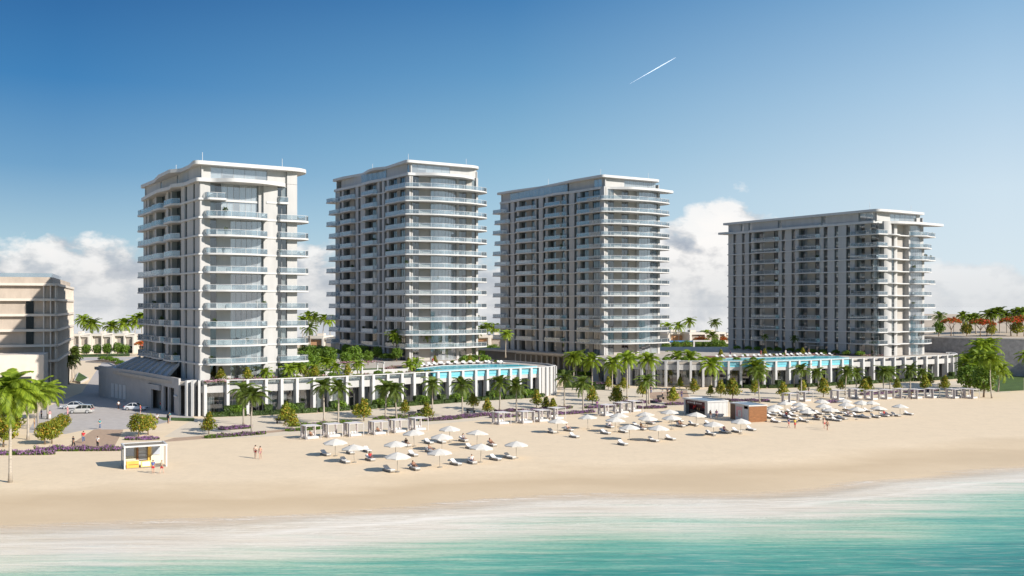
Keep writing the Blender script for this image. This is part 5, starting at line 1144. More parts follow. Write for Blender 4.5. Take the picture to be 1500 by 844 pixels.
# ------------------------------------------------------------------ kiosks
def kiosk_one():
    p = P(182.7, 687.7); r = thing('beach_kiosk', 'small white-framed open beach kiosk with yellow cabinets and slatted roof', 'kiosk', (p.x, p.y, 0), R(27)); W, D, H = 5.1, 3.3, 2.75
    for x in (0, W):
        for y in (0, D): MB().box(x - .09, y - .09, 0, x + .09, y + .09, H).build('post', 'white_metal', r)
    mb = MB(); mb.box(-.12, -.12, H, W + .12, .1, H + .2).box(-.12, D - .1, H, W + .12, D + .12, H + .2).box(-.12, .1, H, .1, D - .1, H + .2).box(W - .1, .1, H, W + .12, D - .1, H + .2); mb.build('roof_frame', 'white_metal', r)
    mb = MB()
    for i in range(22): mb.box(.12 + i * .22, .12, H + .06, .26 + i * .22, D - .12, H + .12)
    mb.build('roof_slats', 'wood', r)
    mb = MB(); mb.box(-.04, .1, .05, .0, D - .1, H); mb.build('side_screen', 'rail_frost', r)
    MB().box(.1, D - .06, .05, W - .1, D + .0, H).build('back_wall', 'cream', r)
    MB().box(0, 0, .01, W, D, .06).build('floor', 'wood', r)
    c = MB().box(.25, .35, .06, 1.75, 1.0, .95).build('counter', 'yellow', r); MB().box(.22, .32, .95, 1.78, 1.05, 1.0).build('counter_top', 'cream', c); MB().box(.5, .33, .45, 1.7, .36, .52).build('drawer_gap', 'cedar', c)
    MB().box(.3, 2.3, .06, 1.6, 3.1, .95).build('cabinet', 'cream', r); MB().box(1.75, D - .5, .06, 2.0, D - .1, 2.6).build('upright', 'cedar', r)
    sh = MB().box(2.05, D - .45, .06, 3.1, D - .1, .14).box(2.05, D - .12, .14, 3.1, D - .08, 2.6); 
    for z in (.7, 1.15, 1.6, 2.05, 2.45): sh.box(2.05, D - .45, z, 3.1, D - .12, z + .05)
    sh.build('shelf', 'white_metal', r); MB().box(3.15, D - .6, .06, 3.5, D - .1, 2.6).build('upright', 'yellow', r)
    for x0, x1, z0, z1 in ((.3, 1.5, 1.2, 2.5), (3.75, 4.75, 1.2, 2.5)):
        MB().box(x0, D - .16, z0, x1, D - .1, z1).build('panel_board', 'mirror_grey', r)
    MB().box(3.6, D - .14, .06, 4.9, D - .08, 1.1).build('cupboard', 'cream', r)
    b = MB(); b.hexa([(2.0, .25, .1), (3.3, .35, .1), (3.3, .45, .1), (2.0, .35, .1)], [(2.0, .55, .85), (3.3, .65, .85), (3.3, .75, .85), (2.0, .65, .85)]); bb = b.build('lean_board', 'yellow', r)
    b = MB(); b.hexa([(2.2, .29, .2), (3.1, .36, .2), (3.1, .40, .2), (2.2, .33, .2)], [(2.2, .49, .72), (3.1, .56, .72), (3.1, .60, .72), (2.2, .53, .72)]); b.build('board_face', 'mirror_grey', bb)
kiosk_one()
def kiosk_two():
    r = thing('beach_hut', 'grey-white beach hut with maroon open front and white lettered sign', 'beach hut', (36.6, 189.0, 0), R(25)); W, D, H = 4.6, 7.9, 2.75
    MB().box(0, 0, 0, W, .15, H).box(W - .15, .15, 0, W, D, H).box(.15, D - .15, 0, W - .15, D, H).box(0, .15, 0, .14, .9, H).box(0, D - .7, 0, .14, D - .15, H).build('wall', 'kiosk_grey', r)
    for i in range(5): MB().box(.75 + i * .9, -.02, .05, .79 + i * .9, .0, H - .05).build('panel_joint', 'frame', r)
    rf = MB().box(-.12, -.12, H, W + .12, .2, H + .28).box(-.12, D - .2, H, W + .12, D + .12, H + .28).box(-.12, .2, H, .2, D - .2, H + .28).box(W - .2, .2, H, W + .12, D - .2, H + .28).build('parapet', 'kiosk_grey', r)
    MB().box(.2, .2, H + .05, W - .2, D - .2, H + .12).build('roof', 'blue_roof', r)
    MB().box(.05, .9, 1.95, .12, D - .7, H - .02).build('sign_board', 'dark_red', r)
    sg = MB()   # blurred white words either side of a square emblem
    y = D - 1.25
    def word(y0, n, hgt):
        yy = y0
        for i in range(n):
            w = .2; z0, z1 = 2.2, 2.2 + hgt
            k = (i * 7 + n) % 4
            sg.box(.025, yy - .05, z0, .05, yy, z1); 
            if k != 1: sg.box(.025, yy - w, z0, .05, yy - w + .05, z1)
            if k != 2: sg.box(.025, yy - w + .05, z1 - .05, .05, yy - .05, z1)
            if k in (0, 3): sg.box(.025, yy - w + .05, z0, .05, yy - .05, z0 + .05)
            if k in (1, 2): sg.box(.025, yy - w + .05, z0 + hgt * .45, .05, yy - .05, z0 + hgt * .45 + .05)
            yy -= .29
        return yy
    yy = word(y, 7, .26); sg.box(.02, yy - .5, 2.12, .05, yy - .12, 2.56); word(yy - .8, 7, .26)
    sg.build('sign_lettering', 'white_metal', r)
    MB().box(1.2, .2, .02, 1.3, D - .2, H - .05).build('inner_wall', 'dark_red', r); MB().box(.16, 1.2, .02, .6, D - 2.0, .95).build('counter', 'black', r)
    for y, z, s in ((5.6, 1.5, .34), (5.2, 1.62, .25), (2.0, 1.5, .4), (2.5, 1.65, .3), (5.9, 1.15, .25)): MB().ball((0, 0, 0), (.12, s, s * .6), 0, 8, 6).build('red_lampshade', 'red', r, (.9, y, z))
    for y in (3.2, 3.8): MB().tube([(0, 0, 0), (0, 0, .35), (0, 0, .5)], [.08, .07, .03], 8).build('display_jar', 'tan', r, (.4, y, .95))
kiosk_two()
def kiosk_three():
    r = thing('beach_hut', 'beach hut clad in orange timber boards with pink poster and blue-grey roof', 'beach hut', (42.4, 180.8, 0), R(19)); W, D, H = 3.7, 6.3, 2.85
    mb = MB()
    for i in range(11): mb.box(0, -.03 - .02 * (i % 2), .03 + i * .255, W, .08, .255 + i * .255)
    mb.build('timber_side', 'cedar', r); MB().box(.01, .085, 0, W - .01, .12, H).build('backing', 'cedar_dark', r)
    MB().box(W - .14, .12, 0, W, D, H).box(.14, D - .14, 0, W - .14, D, H).box(.0, D - 1.7, 0, .14, D, H).build('rear_wall', 'cedar_dark', r)
    MB().box(.0, .12, 0, .14, .35, H).box(0, 1.75, 0, .12, 2.1, H).box(.02, 2.1, 0, .12, D - 1.7, H).build('front_wall', 'kiosk_grey', r)
    MB().box(-.02, 2.25, .7, .018, 4.3, 2.5).build('poster', 'poster', r); MB().box(-.03, 2.6, .75, -.022, 3.6, 1.9).build('poster_picture', 'poster_grey', r)
    MB().box(-.032, 2.8, 1.2, -.031, 3.3, 1.65).box(-.032, 2.45, 1.0, -.031, 2.55, 2.0).build('poster_print', 'frame', r)
    d = MB().box(.03, .38, .05, .09, 1.72, 2.3).build('door', 'mirror_grey', r); MB().box(.0, .5, 1.0, .03, .54, 1.4).build('handle', 'rim', d)
    MB().box(-.1, -.1, H, W + .1, .15, H + .22).box(-.1, D - .15, H, W + .1, D + .1, H + .22).box(-.1, .15, H, .15, D - .15, H + .22).box(W - .15, .15, H, W + .1, D - .15, H + .22).build('parapet', 'kiosk_grey', r)
    MB().box(.15, .15, H + .08, W - .15, D - .15, H + .15).build('roof', 'blue_roof', r)
kiosk_three()

# ------------------------------------------------------------------ planting along the promenade
def W(px, py): p = P(px, py); return (p.x, p.y)
def palmrow(lst, g, lab, **k):
    for i, (px, py, cy) in enumerate(lst):
        p = P(px, py); zc = CAMH - (cy - HOR) * p.y / FOC; palm((p.x, p.y), max(2.5, zc), lab % ordw(i), g, **k)
palmrow([(357, 622, 573), (369, 636, 576), (474.7, 617, 566), (495.3, 621.8, 566), (564.7, 611, 567), (581, 614, 570), (633.4, 604.8, 563), (677.5, 611, 563), (732, 601.8, 561), (756.7, 606.4, 563)], 'palms before the first arcade', 'dark green palm in the row before the first white arcade, %s from the left', dark=True, cs=1.25)
palmrow([(827, 595.6, 553), (854.5, 602.6, 560), (947.6, 597, 556), (1113, 590, 545), (1173.6, 578.7, 541), (1199, 568.6, 545), (1238, 579, 544), (1254, 573.6, 546), (1295, 575, 543), (1304, 571, 545), (1333.6, 571, 542), (1352, 559, 546)], 'palms before the second arcade', 'dark green palm before the second arcade, %s from the left', dark=True, cs=1.2)
palmrow([(845, 553, 522), (867, 572.8, 528), (840, 558, 524), (897.5, 580, 531), (918.9, 584.5, 524), (930, 562, 530), (950.8, 592, 525), (991, 561, 522), (1012.7, 565.3, 524), (1042.5, 573, 533), (1109, 568.6, 538)], 'tall bright palms in the middle', 'tall bright green palm in the middle grove, %s as listed from left', cs=1.5)
# rename the middle grove in left-to-right order
grove = sorted([o for o in sc.objects if o.get('group') == 'tall bright palms in the middle'], key=lambda o: o.location.x / o.location.y)
for i, o in enumerate(grove): o['label'] = 'tall bright green palm, %s from the left in the grove behind the middle cabanas' % ordw(i)
palmrow([(15, 706.7, 566), (41, 644, 580), (56.4, 630, 573), (70, 614, 575)], 'palms at the left edge', 'bright feathery palm with pale trunk at the left edge, %s from the left', cs=1.65, th=1.2)
palm(W(15.5, 706.4), 10.0, 'thin companion palm growing beside the tall palm on the open sand', 'palms at the left edge', cs=1.7)
for i, (px, py, cy) in enumerate([(104, 560, 517), (109, 556, 520), (101, 563, 526)]):
    p = P(px, py); palm((p.x, p.y), CAMH - (cy - HOR) * p.y / FOC, 'shaded palm beside the concrete building, %s of three' % ordw(i), 'palms by the concrete building', dark=True, cs=1.3)
palmrow([(1453, 583.5, 524), (1432, 568, 508), (1442, 566, 512), (1425, 566, 520), (1448, 567, 506), (1420, 568, 528), (1437, 572, 524), (1415, 570, 536), (1455, 572, 532), (1428, 573, 540), (1462, 574, 540)], 'palm clump at the right', 'bright palm in the dense clump by the retaining wall, number %s counted outward', cs=1.6)
clump = sorted([o for o in sc.objects if o.get('group') == 'palm clump at the right'], key=lambda o: o.location.x / o.location.y)
for i, o in enumerate(clump): o['label'] = 'bright palm in the clump before the dark retaining wall, %s from the left' % ordw(i)
p = P(1503, 572); palm((p.x, p.y), 8.5, 'palm half cut off by the right edge before the retaining wall', 'palm clump at the right', cs=1.3)
tree('broad', W(1421, 577), 'bushy pale green tree before the palm clump, the left one of two', 'bushy trees at the right', 1.75); tree('broad', W(1441, 582), 'bushy pale green tree before the palm clump, the right one of two', 'bushy trees at the right', 1.75)
tree('conical', W(1384, 573), 'small round dark tree left of the bushy pair at the beach end', 'bushy trees at the right', 1.4)
tree('frangi', W(15, 640), 'bushy tree with yellow-tinged leaves under the left-edge palms', 'trees at the left', 1.2); tree('frangi', W(5, 655), 'bushy dark tree cut by the left edge of the view', 'trees at the left', 1.1)
for i, (px, py, s) in enumerate([(66, 651, .85), (76, 650, .9), (84, 640, .8), (92, 632, .75)]): tree('frangi', W(px, py), 'croton bush with reddish leaves left of the brick path, %s from the left' % ordw(i), 'croton bushes by the street', s)
tree('frangi', W(203, 640), 'round leafy bush on the purple bed, left one of the pair', 'bushes on the round purple bed', .95); tree('frangi', W(217, 637), 'round leafy bush on the purple bed, right one of the pair', 'bushes on the round purple bed', .85)
CON = [(306, 637, 1.1), (419, 621, 1.15), (428, 629, 1.0), (533, 617, 1.25), (523, 612, .8), (593, 608, .9), (625, 616, 1.0), (693, 599, .95), (714, 607, .95), (786, 597, 1.1), (800, 600, .8), (810, 603, .8), (867.5, 593, 1.2), (903.5, 594, 1.3), (891, 571, 1.0), (914, 573, 1.0), (941, 582, 1.05), (986, 592, 1.1), (979, 566, .9), (996, 570, .9), (1016, 577, 1.1), (1041, 581, .8), (1056, 582, 1.2), (1073, 585, 1.45), (1106, 579, 1.1), (1147, 584, 1.15), (1176, 577, 1.0), (1206, 582, 1.35), (1231, 573, .9), (1266, 578, 1.15), (1273, 574, 1.1), (1314, 573, .95), (1355, 573, 1.2), (1362, 566, .9)]
for i, (px, py, s) in enumerate(sorted(CON)): tree('conical', W(px, py), 'small conical yellow-green croton tree, %s from the left along the promenade' % ordw(i), 'croton trees along the promenade', s * 1.22)
BED = [(123, 660, 13.0, 1.5, 2, 'long band of purple flowers left of the white-framed kiosk', .8), (30, 666, 9, 1.3, 2, 'purple flower band at the left edge under the palms', .8), (208, 644, 5, 1.6, 5, 'round purple flower bed under the twin bushes behind the kiosk', .9),
  (345, 628, 5.5, 1.6, 33, 'purple flower bed in front of the street tower podium', .8), (352, 638, 8, 1.4, 33, 'purple and green bed at the edge of the sand before the street tower', .5), (315, 641, 3, 1.2, 33, 'low green bed below the conical tree by the street tower', .1),
  (470, 622, 11, 1.3, 33, 'green bed around the pair of palms before the first arcade', .12), (445, 630, 6, 1.3, 33, 'green bed behind the first cabana', .15), (585, 612, 10, 1.4, 33, 'low green bed behind the fourth and fifth cabanas', .2), (645, 615, 8, 1.6, 30, 'pale purple flower bed behind the left parasols', .6), (675, 612, 7, 1.6, 30, 'bright purple flower bed behind the sixth parasol of the left group', .9),
  (706, 609, 7, 1.5, 30, 'purple flower bed left of the seventh cabana', .85), (746, 603, 6, 1.5, 30, 'purple flower bed right behind the seventh cabana', .9), (740, 611, 6, 1.3, 30, 'purple bed between the seventh and eighth cabanas', .8), (785, 603, 6, 1.6, 30, 'purple flower bed below the blank curved podium end', .8), (815, 599, 7, 1.6, 30, 'mixed purple and green bed by the lone palm', .6), (838, 606, 10, 1.4, 30, 'long purple flower bed behind the ninth and tenth cabanas', .9),
  (880, 597, 8, 1.4, 25, 'purple flower bed behind the eleventh cabana', .7), (935, 590, 10, 1.6, 15, 'purple flower bed across the middle behind the cabanas', .9), (955, 598, 6, 1.4, 15, 'purple flowers just right of the middle cabanas', .9), (988, 593, 4, 1.3, 15, 'small purple bed left of the red-fronted hut', .8), (1095, 588, 9, 2.0, 0, 'dark purple flower bed behind the timber hut', .9),
  (885, 563, 16, 3.0, 0, 'broad lilac flower bed under the tall middle palms', .85), (1288, 577, 12, 1.7, 33, 'purple flower bed behind the right-hand cabanas', .85), (1350, 574, 12, 1.7, 33, 'purple flower bed at the far right end of the arcade', .85), (1215, 590, 5, 1.3, 10, 'small purple bed among the right-hand cabanas', .8)]
for px, py, L, w_, a, lab, pr in BED: bed(W(px, py), R(a), L * 1.08, w_ * (1.2 if px < 220 else 1.75), lab, 'flower beds along the promenade', prob=pr, hgt=.75 if px < 200 else .55)
for i, (px, py, L, a) in enumerate([(850, 568, 8, 0), (868, 571, 6, 10), (905, 558, 9, 0)]): hedge(W(px, py), R(a), L, 1.6, 1.3, 'bushy green hedge under the middle palms, %s from the left' % ordw(i), 'hedges in the middle grove')
# hedges at the foot of the arcades
k = 0
def hedge_run(cols_w, off, tag_, skip=()):
    for i, (a, b) in enumerate(zip(cols_w, cols_w[1:])):
        if i in skip: continue
        dx, dy = b[0] - a[0], b[1] - a[1]; l = math.hypot(dx, dy); ang = math.atan2(dy, dx); nx, ny = dy / l, -dx / l
        c = (a[0] + dx * .5 + nx * off, a[1] + dy * .5 + ny * off)
        hedge(c, ang, l * .82, .8, .85, 'low clipped hedge before the %s, %s bay from the left' % (tag_, ordw(i)), 'clipped hedges at the arcades')
        if i % 2 == 1:
            c2 = (a[0] + nx * (off - .5), a[1] + ny * (off - .5)); hedge(c2, ang, 1.5, 1.3, 1.9, 'tall clipped hedge block at the %s, %s column from the left' % (tag_, ordw(i)), 'clipped hedge blocks at the arcades', name='hedge_block')
hedge_run([loc2w(O1, x, y) for x, y in cols], 1.7, 'first arcade')
hedge_run([(FR2[i][0] + O5[0], FR2[i][1] + O5[1]) for i in ci], 1.7, 'second arcade', skip=tuple(range(0, 10)))
for i, (x, y) in enumerate(cols[1:-2:3]):
    w = loc2w(O1, x + 1.2, y - 1.1); tree('shrub', w, 'slim green shrub between columns of the first arcade, %s from the left' % ordw(i), 'shrubs between the columns', 1.9, name='shrub', cat='shrub')

# roof garden of podium one
def L1(x, y): return loc2w(O1, x, y)
for i, (x, y, s) in enumerate([(3.5, -1.6, 1.05), (8.4, -2.4, 1.0)]): tree('conical', L1(x, y), 'conical croton tree on the terrace below the street tower, %s of two' % ordw(i), 'terrace trees', s, 6.4)
for i, (x, y, c) in enumerate([(12.4, -2.0, 1), (16.5, -2.2, 1), (18.6, -2.0, .8), (24, 2.5, 1), (27, -1.5, .9), (32, -1.5, .9), (47, 4.5, 1.0), (49.5, 6, 1.1), (29, 8, 1)]):
    w = L1(x, y); palm(w, 1.6 + .5 * (i % 3), 'short bushy palm on the first podium terrace, %s from the street corner' % ordw(i), 'short terrace palms', cs=.85, z=6.4)
TB = [(24, 8, .85), (27, 15, 1.2), (31, 19, .9), (35.5, 22, 1.3), (33, 29, 1.0), (41, 25, .95), (45, 29, 1.25), (50, 32, .9), (24, 22, 1.3), (38, 33, 1.1)]
for i, (x, y, s) in enumerate(TB): tree('broad', L1(x, y), 'leafy roof-garden tree between the first two towers, %s planted from the street' % ordw(i), 'roof garden trees', s, 6.4)
for i, (x, y) in enumerate([(22, -3), (25.5, -3.2), (29, -3), (36, -2.6), (21, 0.5), (25, .8)]): tree('shrub' if i % 2 else 'conical', L1(x, y), 'shrub on the terrace edge above the arcade, %s from the street' % ordw(i), 'terrace edge shrubs', 1.0, 6.4, 'shrub', 'shrub')
for i, (x, y, L, w_) in enumerate([(3.5, -2.3, 7, 1.2), (9, -3.2, 4, 1.0)]): bed(L1(x, y), ROT, L, w_, 'pink flowering bed on the terrace rim of the street tower, %s of two' % ordw(i), 'pink terrace beds', ('leaf', 'pink'), .55, .85, 6.38)
bed(L1(23.5, 5), ROT, 4, 2.5, 'pink bougainvillea mound beside the roof garden pergola', 'pink terrace beds', ('leaf', 'pink'), 1.6, .8, 6.38); bed(L1(43.5, 7), ROT, 4, 2, 'pink bougainvillea mound left of the pool deck', 'pink terrace beds', ('leaf', 'pink'), 1.3, .85, 6.38)
struct(MB().sheet([L1(22, 4), L1(44, 4), L1(50, 20), L1(28, 20)], 6.375).build('lawn', 'grass'))
w = L1(30, 3.0); pg = thing('pergola', 'white pergola topped with pink bougainvillea on the roof garden', 'pergola', (*w, 6.38), ROT)
for x in (0, 5, 10):
    for y in (0, 3): MB().box(x - .12, y - .12, 0, x + .12, y + .12, 2.2).build('post', 'slab', pg)
mb = MB()
for x in (0, 5, 10): mb.box(x - .1, -.4, 2.2, x + .1, 3.4, 2.4)
mb.build('beam', 'slab', pg); mb = MB(); leaf_cluster(mb, (5, 1.5, 2.55), (5.8, 1.9, .3), 900, .3, random.Random(3), lambda r: 1 if r.random() < .85 else 0, shell=.2); mb.build('bougainvillea', ['leaf', 'pink'], pg)
palmd = [(576.4, 527.5, 490), (581, 527.5, 495), (612, 527, 493), (626, 527, 492), (696, 524, 487), (740.6, 524, 490)]
for i, (px, py, cy) in enumerate(palmd):
    p = P(px, py, 6.5); zc = CAMH - (cy - HOR) * p.y / FOC; palm((p.x, p.y), zc - 6.5, 'palm on the first pool deck before the second tower, %s from the left' % ordw(i), 'pool deck palms', z=6.5, cs=1.0)
for i, x in enumerate((72, 74.5, 77)): tree('shrub', L1(x, 22), 'green shrub at the right end of the first pool deck, %s of three' % ordw(i), 'pool deck shrubs', 2.0, 6.4, 'shrub', 'shrub')
for i in range(20):
    x = 3 + i * 2.55; y = pod1_front(x) + 2.0; L = 2.2
    bed(L1(x, y), ROT, L, .9, 'low planting trough on the first arcade roof edge, %s from the street corner' % ordw(i), 'roof edge planting', ('leaf', 'pink') if i < 5 or i % 4 == 0 else ('leaf', 'croton'), .7, .45, 6.38, 'planting_trough')
for i in range(14):
    s_ = i * 2.9; w = (26.8 - .56 * s_ - 4.5, 294 + .83 * s_ - 1.5); tree('shrub', w, 'shaded shrub along the street-level side of the third tower, %s from the sea' % ordw(i), 'shrubs by the third tower', 1.5, 0, 'shrub', 'shrub')
for i in range(12):
    w = loc2w(O2, -3.2 - .6 * (i % 2), 1 + i * 3.4); tree('shrub' if i % 3 else 'broad', w, 'green bush at the foot of the second tower, %s from the pool end' % ordw(i), 'bushes by the second tower', 1.7 if i % 3 else .9, 6.38, 'bush', 'bush')
for i in range(12):
    w = loc2w(O4, -3.4 - .6 * (i % 2), 3 + i * 4.3); tree('shrub', w, 'green bush at the foot of the low tower side, %s from the sea' % ordw(i), 'bushes by the low tower', 1.4, 6.38, 'bush', 'bush')
for i in range(9):
    j = int(len(FR2) * (.12 + .03 * i)); w = (FR2[j][0] + O5[0], FR2[j][1] + O5[1] + 2.4); tree('shrub', w, 'green shrub on the roof edge behind the tall palms, %s from the left' % ordw(i), 'roof edge shrubs', 1.2, 6.38, 'shrub', 'shrub')
for i in range(10):
    x, y = EDGE[int(len(EDGE) * (.34 + .045 * i))]; tree('shrub' if i % 3 else 'broad', (x - 2.2, y - 2.6), 'bush at the foot of the dark retaining wall, %s from the left' % ordw(i), 'bushes by the retaining wall', 1.6 if i % 3 else 1.0, 0, 'bush', 'bush')
# pool loungers
nD = 0
for pool_, org, rz, front, back, lab in ((1, O1, ROT, PF1, PB1, 'first'), (2, O5, 0, PF2, PB2, 'second')):
    idx = list(range(2, len(back) - 2, 2 if pool_ == 1 else 3))
    for k, i in enumerate(idx):
        x, y = back[i]; w = loc2w(org, x, y + 2.2 + 1.2 * (k % 2), rz); o = use(LOU0, (*w, 6.99), rz + rnd.uniform(-.2, .2), 'white lounger on the deck of the %s pool, %s from left' % (lab, ordw(k)), 'loungers on the pool decks', 1.0)
    for k in range(4):
        x, y = back[int(len(back) * (.15 + .22 * k))]; w = loc2w(org, x, y + 4.6, rz); person(w, rnd.uniform(0, 6), 'stand', 'person in %s standing on the deck of the %s pool' % (('navy', 'red', 'white', 'black')[k], lab), 'people at the pools', {'shirt': ('navy', 'red', 'white', 'black')[k], 'shorts': ('navy', 'red', 'white', 'black')[k]}, z=6.99)
    for k in range(6):
        x, y = back[int(len(back) * (.08 + .17 * k))]; w = loc2w(org, x, y + 6.2, rz); tree('shrub' if k % 2 else 'conical', w, 'green shrub behind the %s pool loungers, %s from the left' % (lab, ordw(k)), 'shrubs behind the pool loungers', .8, 6.9, 'shrub', 'shrub')
# shade sails
def sail(c, rz, label, s=1.0):
    r = thing('shade_sail', label, 'shade sail', c, rz)
    for x, y in ((-3.5 * s, -1.2), (3.5 * s, -1.2), (-3.0 * s, 1.6), (3.2 * s, 1.6)): MB().tube([(0, 0, 0), (0, 0, 2.5 + .25 * (1 if x > 0 else 0))], .05, 6).build('pole', 'white_metal', r, (x, y, 0))
    mb = MB(); n = 10
    for i in range(n):
        for j in range(4):
            def q(a, b, o=0): u, v = a / n, b / 4; return ((-4 + 8 * u) * s, -1.4 + 3.2 * v, 2.5 + .3 * u + .5 * (2 * u - 1) ** 2 - .35 + .12 * v + o)
            mb.add([q(i, j), q(i + 1, j), q(i + 1, j + 1), q(i, j + 1)], [(0, 1, 2, 3)]); mb.add([q(i, j, -.03), q(i, j + 1, -.03), q(i + 1, j + 1, -.03), q(i + 1, j, -.03)], [(0, 1, 2, 3)])
    mb.build('sail', 'canvas', r)
p = P(630, 524.5, 6.5); sail((p.x, p.y, 6.4), ROT * .6, 'white curved shade sail at the foot of the second tower'); p = P(1215, 517.5, 6.5); sail((p.x, p.y, 6.4), .1, 'wide white shade sail before the low right-hand tower', 1.9)
palmd2 = [(1122, 517, 494), (1165, 517, 495), (1207, 517, 493), (1253, 517, 507), (1269, 517, 496), (1291, 519, 507), (1303, 519, 509)]
for i, (px, py, cy) in enumerate(palmd2):
    p = P(px, py, 6.5); zc = CAMH - (cy - HOR) * p.y / FOC; palm((p.x, p.y), max(2, zc - 6.5), 'small dark palm on the second pool deck before the low tower, %s from the left' % ordw(i), 'second pool deck palms', True, .7, z=6.5)
MB_ = [(1150, 520), (1190, 520), (1240, 520), (1280, 521)]
for i, (px, py) in enumerate(MB_): p = P(px, py, 6.5); bed((p.x, p.y), .1, 8, 1.2, 'red and pink planting strip behind the second pool loungers, %s from the left' % ordw(i), 'planting at the second pool', ('leaf', 'pink'), .6, .6, 6.4)

# greenery behind
bg = [(122, 519, 469), (137, 519, 474), (163, 519, 477), (182, 519, 474), (196, 519, 470), (206, 519, 467), (212, 519, 466)]
for i, (px, py, cy) in enumerate(bg):
    p = P(px, py); p = Vector((p.x * 1.12, p.y * 1.12, 0)); zc = CAMH - (cy - HOR) * p.y / FOC; palm((p.x, p.y), zc, 'palm rising behind the white villas on the left, %s from the left' % ordw(i), 'palms behind the villas', cs=2.4, th=1.5)
for i, (px, py, s) in enumerate([(127, 521, 1.2), (142, 521, 1.2), (157, 521, 1.3), (172, 521, 1.4), (183, 521, 1.2)]): tree('broad', W(px, py), 'small green tree on the lawn before the white villas, %s from the left' % ordw(i), 'trees before the villas', s)
for i, (px, py) in enumerate([(150, 530), (160, 531), (168, 533), (176, 537), (183, 542)]): tree('shrub', W(px, py), 'dark shrub in the kerbed bed atop the street, %s from the far end' % ordw(i), 'street bed shrubs', 1.7, .35, 'shrub', 'shrub')
tree('flame', W(208, 521), 'orange-flowering tree by the villas, tight beside the street tower', 'flowering trees behind', 1.2)
for i, (px, py, cy) in enumerate([(443, 522, 470), (452, 522, 463), (462, 522, 465), (474, 522, 466), (484, 522, 468), (455, 524, 480), (715, 516, 478), (727, 516, 480), (706, 518, 482), (978, 512, 478), (1011, 512, 471), (1048, 512, 472), (962, 512, 476), (994, 514, 477), (1043, 516, 492), (1035, 514, 488)]):
    p = P(px, py); f = 1.1 if cy < 475 else 1.0; p = Vector((p.x * f, p.y * f, 0)); zc = CAMH - (cy - HOR) * p.y / FOC; palm((p.x, p.y), zc, 'background palm seen %s' % (('between the street tower and second tower, %s from the left' % ordw(i)) if i < 6 else ('in the gap between the pool towers, %s of three' % ordw(i - 6)) if i < 9 else ('between the third tower and the low tower, %s of seven' % ordw(i - 9))), 'background palms', i % 3 == 2, 1.7, 1.3)
for i, (px, py, k_, s) in enumerate([(446, 528, 'broad', 1.5), (456, 530, 'broad', 1.6), (466, 529, 'broad', 1.5), (476, 530, 'broad', 1.5), (486, 531, 'broad', 1.4), (452, 522, 'flame', 1.1), (700, 524, 'broad', 1.3), (712, 525, 'broad', 1.4), (724, 526, 'broad', 1.5), (990, 520, 'broad', 1.5), (1005, 521, 'broad', 1.6), (1020, 520, 'broad', 1.6), (1035, 521, 'broad', 1.7), (1048, 522, 'broad', 1.8), (1056, 523, 'broad', 1.7), (1027, 515, 'flame', 1.3), (1056, 514, 'flame', 1.3), (975, 521, 'broad', 1.4)]):
    tree(k_, W(px, py), '%s tree in the background gardens, %s counted from the left' % ('red-flowering' if k_ == 'flame' else 'dense green', ordw(i)), 'background garden trees', s)
# bright garden roof panels and white portal seen between the third and fourth towers
w = W(998, 519); q = thing('garden_pavilion', 'low garden pavilion with blue roof and white frame between the third and low towers', 'pavilion', (*w, 0), 0)
MB().box(-6, 0, 5.2, 7, 6, 5.6).build('roof', 'blue_tarp', q); MB().box(-5.6, .5, 0, 6.6, 5.5, 5.2).build('wall', 'villa', q); MB().box(-4, .3, 3.6, 4, .48, 5.0).build('sign_panel', 'terracotta', q)
w = W(1030, 522); q = thing('portal_frame', 'white angular portal frame among the garden trees left of the low tower', 'frame', (*w, 0), 0)
MB().box(-4, 0, 0, -3.4, 1, 6).box(3.4, 0, 0, 4, 1, 6).build('post', 'slab', q); MB().box(-4.1, -.02, 6, 4.1, 1.02, 6.6).build('beam', 'slab', q)
# hill at the right: palms, flame trees, lamp
for i, (px, cy) in enumerate([(1376, 462), (1411, 463), (1421, 465), (1430, 464), (1447, 461), (1455, 457), (1464, 456), (1475, 459), (1484, 458), (1494, 455), (1504, 457)]):
    p = P(px, 491, 11.6); p = Vector((p.x * 1.05, p.y * 1.05, 0)); zc = CAMH - (cy - HOR) * p.y / FOC; palm((p.x, p.y), zc - 11.6, 'palm on the hilltop road at the right, %s from the left' % ordw(i), 'hilltop palms', i % 2 == 0, 1.35, 1.1, z=11.4)
for i, (px, k_, s) in enumerate([(1375, 'broad', 1.2), (1393, 'flame', 1.15), (1416, 'frangi', 1.1), (1436, 'flame', 1.1), (1446, 'flame', 1.0), (1452, 'frangi', 1.0), (1481, 'flame', 1.2), (1490, 'frangi', 1.2), (1500, 'flame', 1.3)]):
    p = P(px, 492.5, 11.2); tree(k_, (p.x, p.y), '%s tree along the hilltop road, %s from the low tower' % ({'broad': 'dark green', 'flame': 'red-flowering', 'frangi': 'round bronze-green'}[k_], ordw(i)), 'hilltop trees', s, 11.1)
p = P(1397, 491.5, 11.2); q = thing('street_lamp', 'slim black lamp post on the hilltop road beside a red-flowering tree', 'street lamp', (p.x, p.y, 11.1)); MB().tube([(0, 0, 0), (0, 0, 5.6)], [.09, .06], 6).build('pole', 'black', q); MB().box(-.25, -.25, 5.2, .25, .25, 6.2).build('lamp_head', 'black', q)
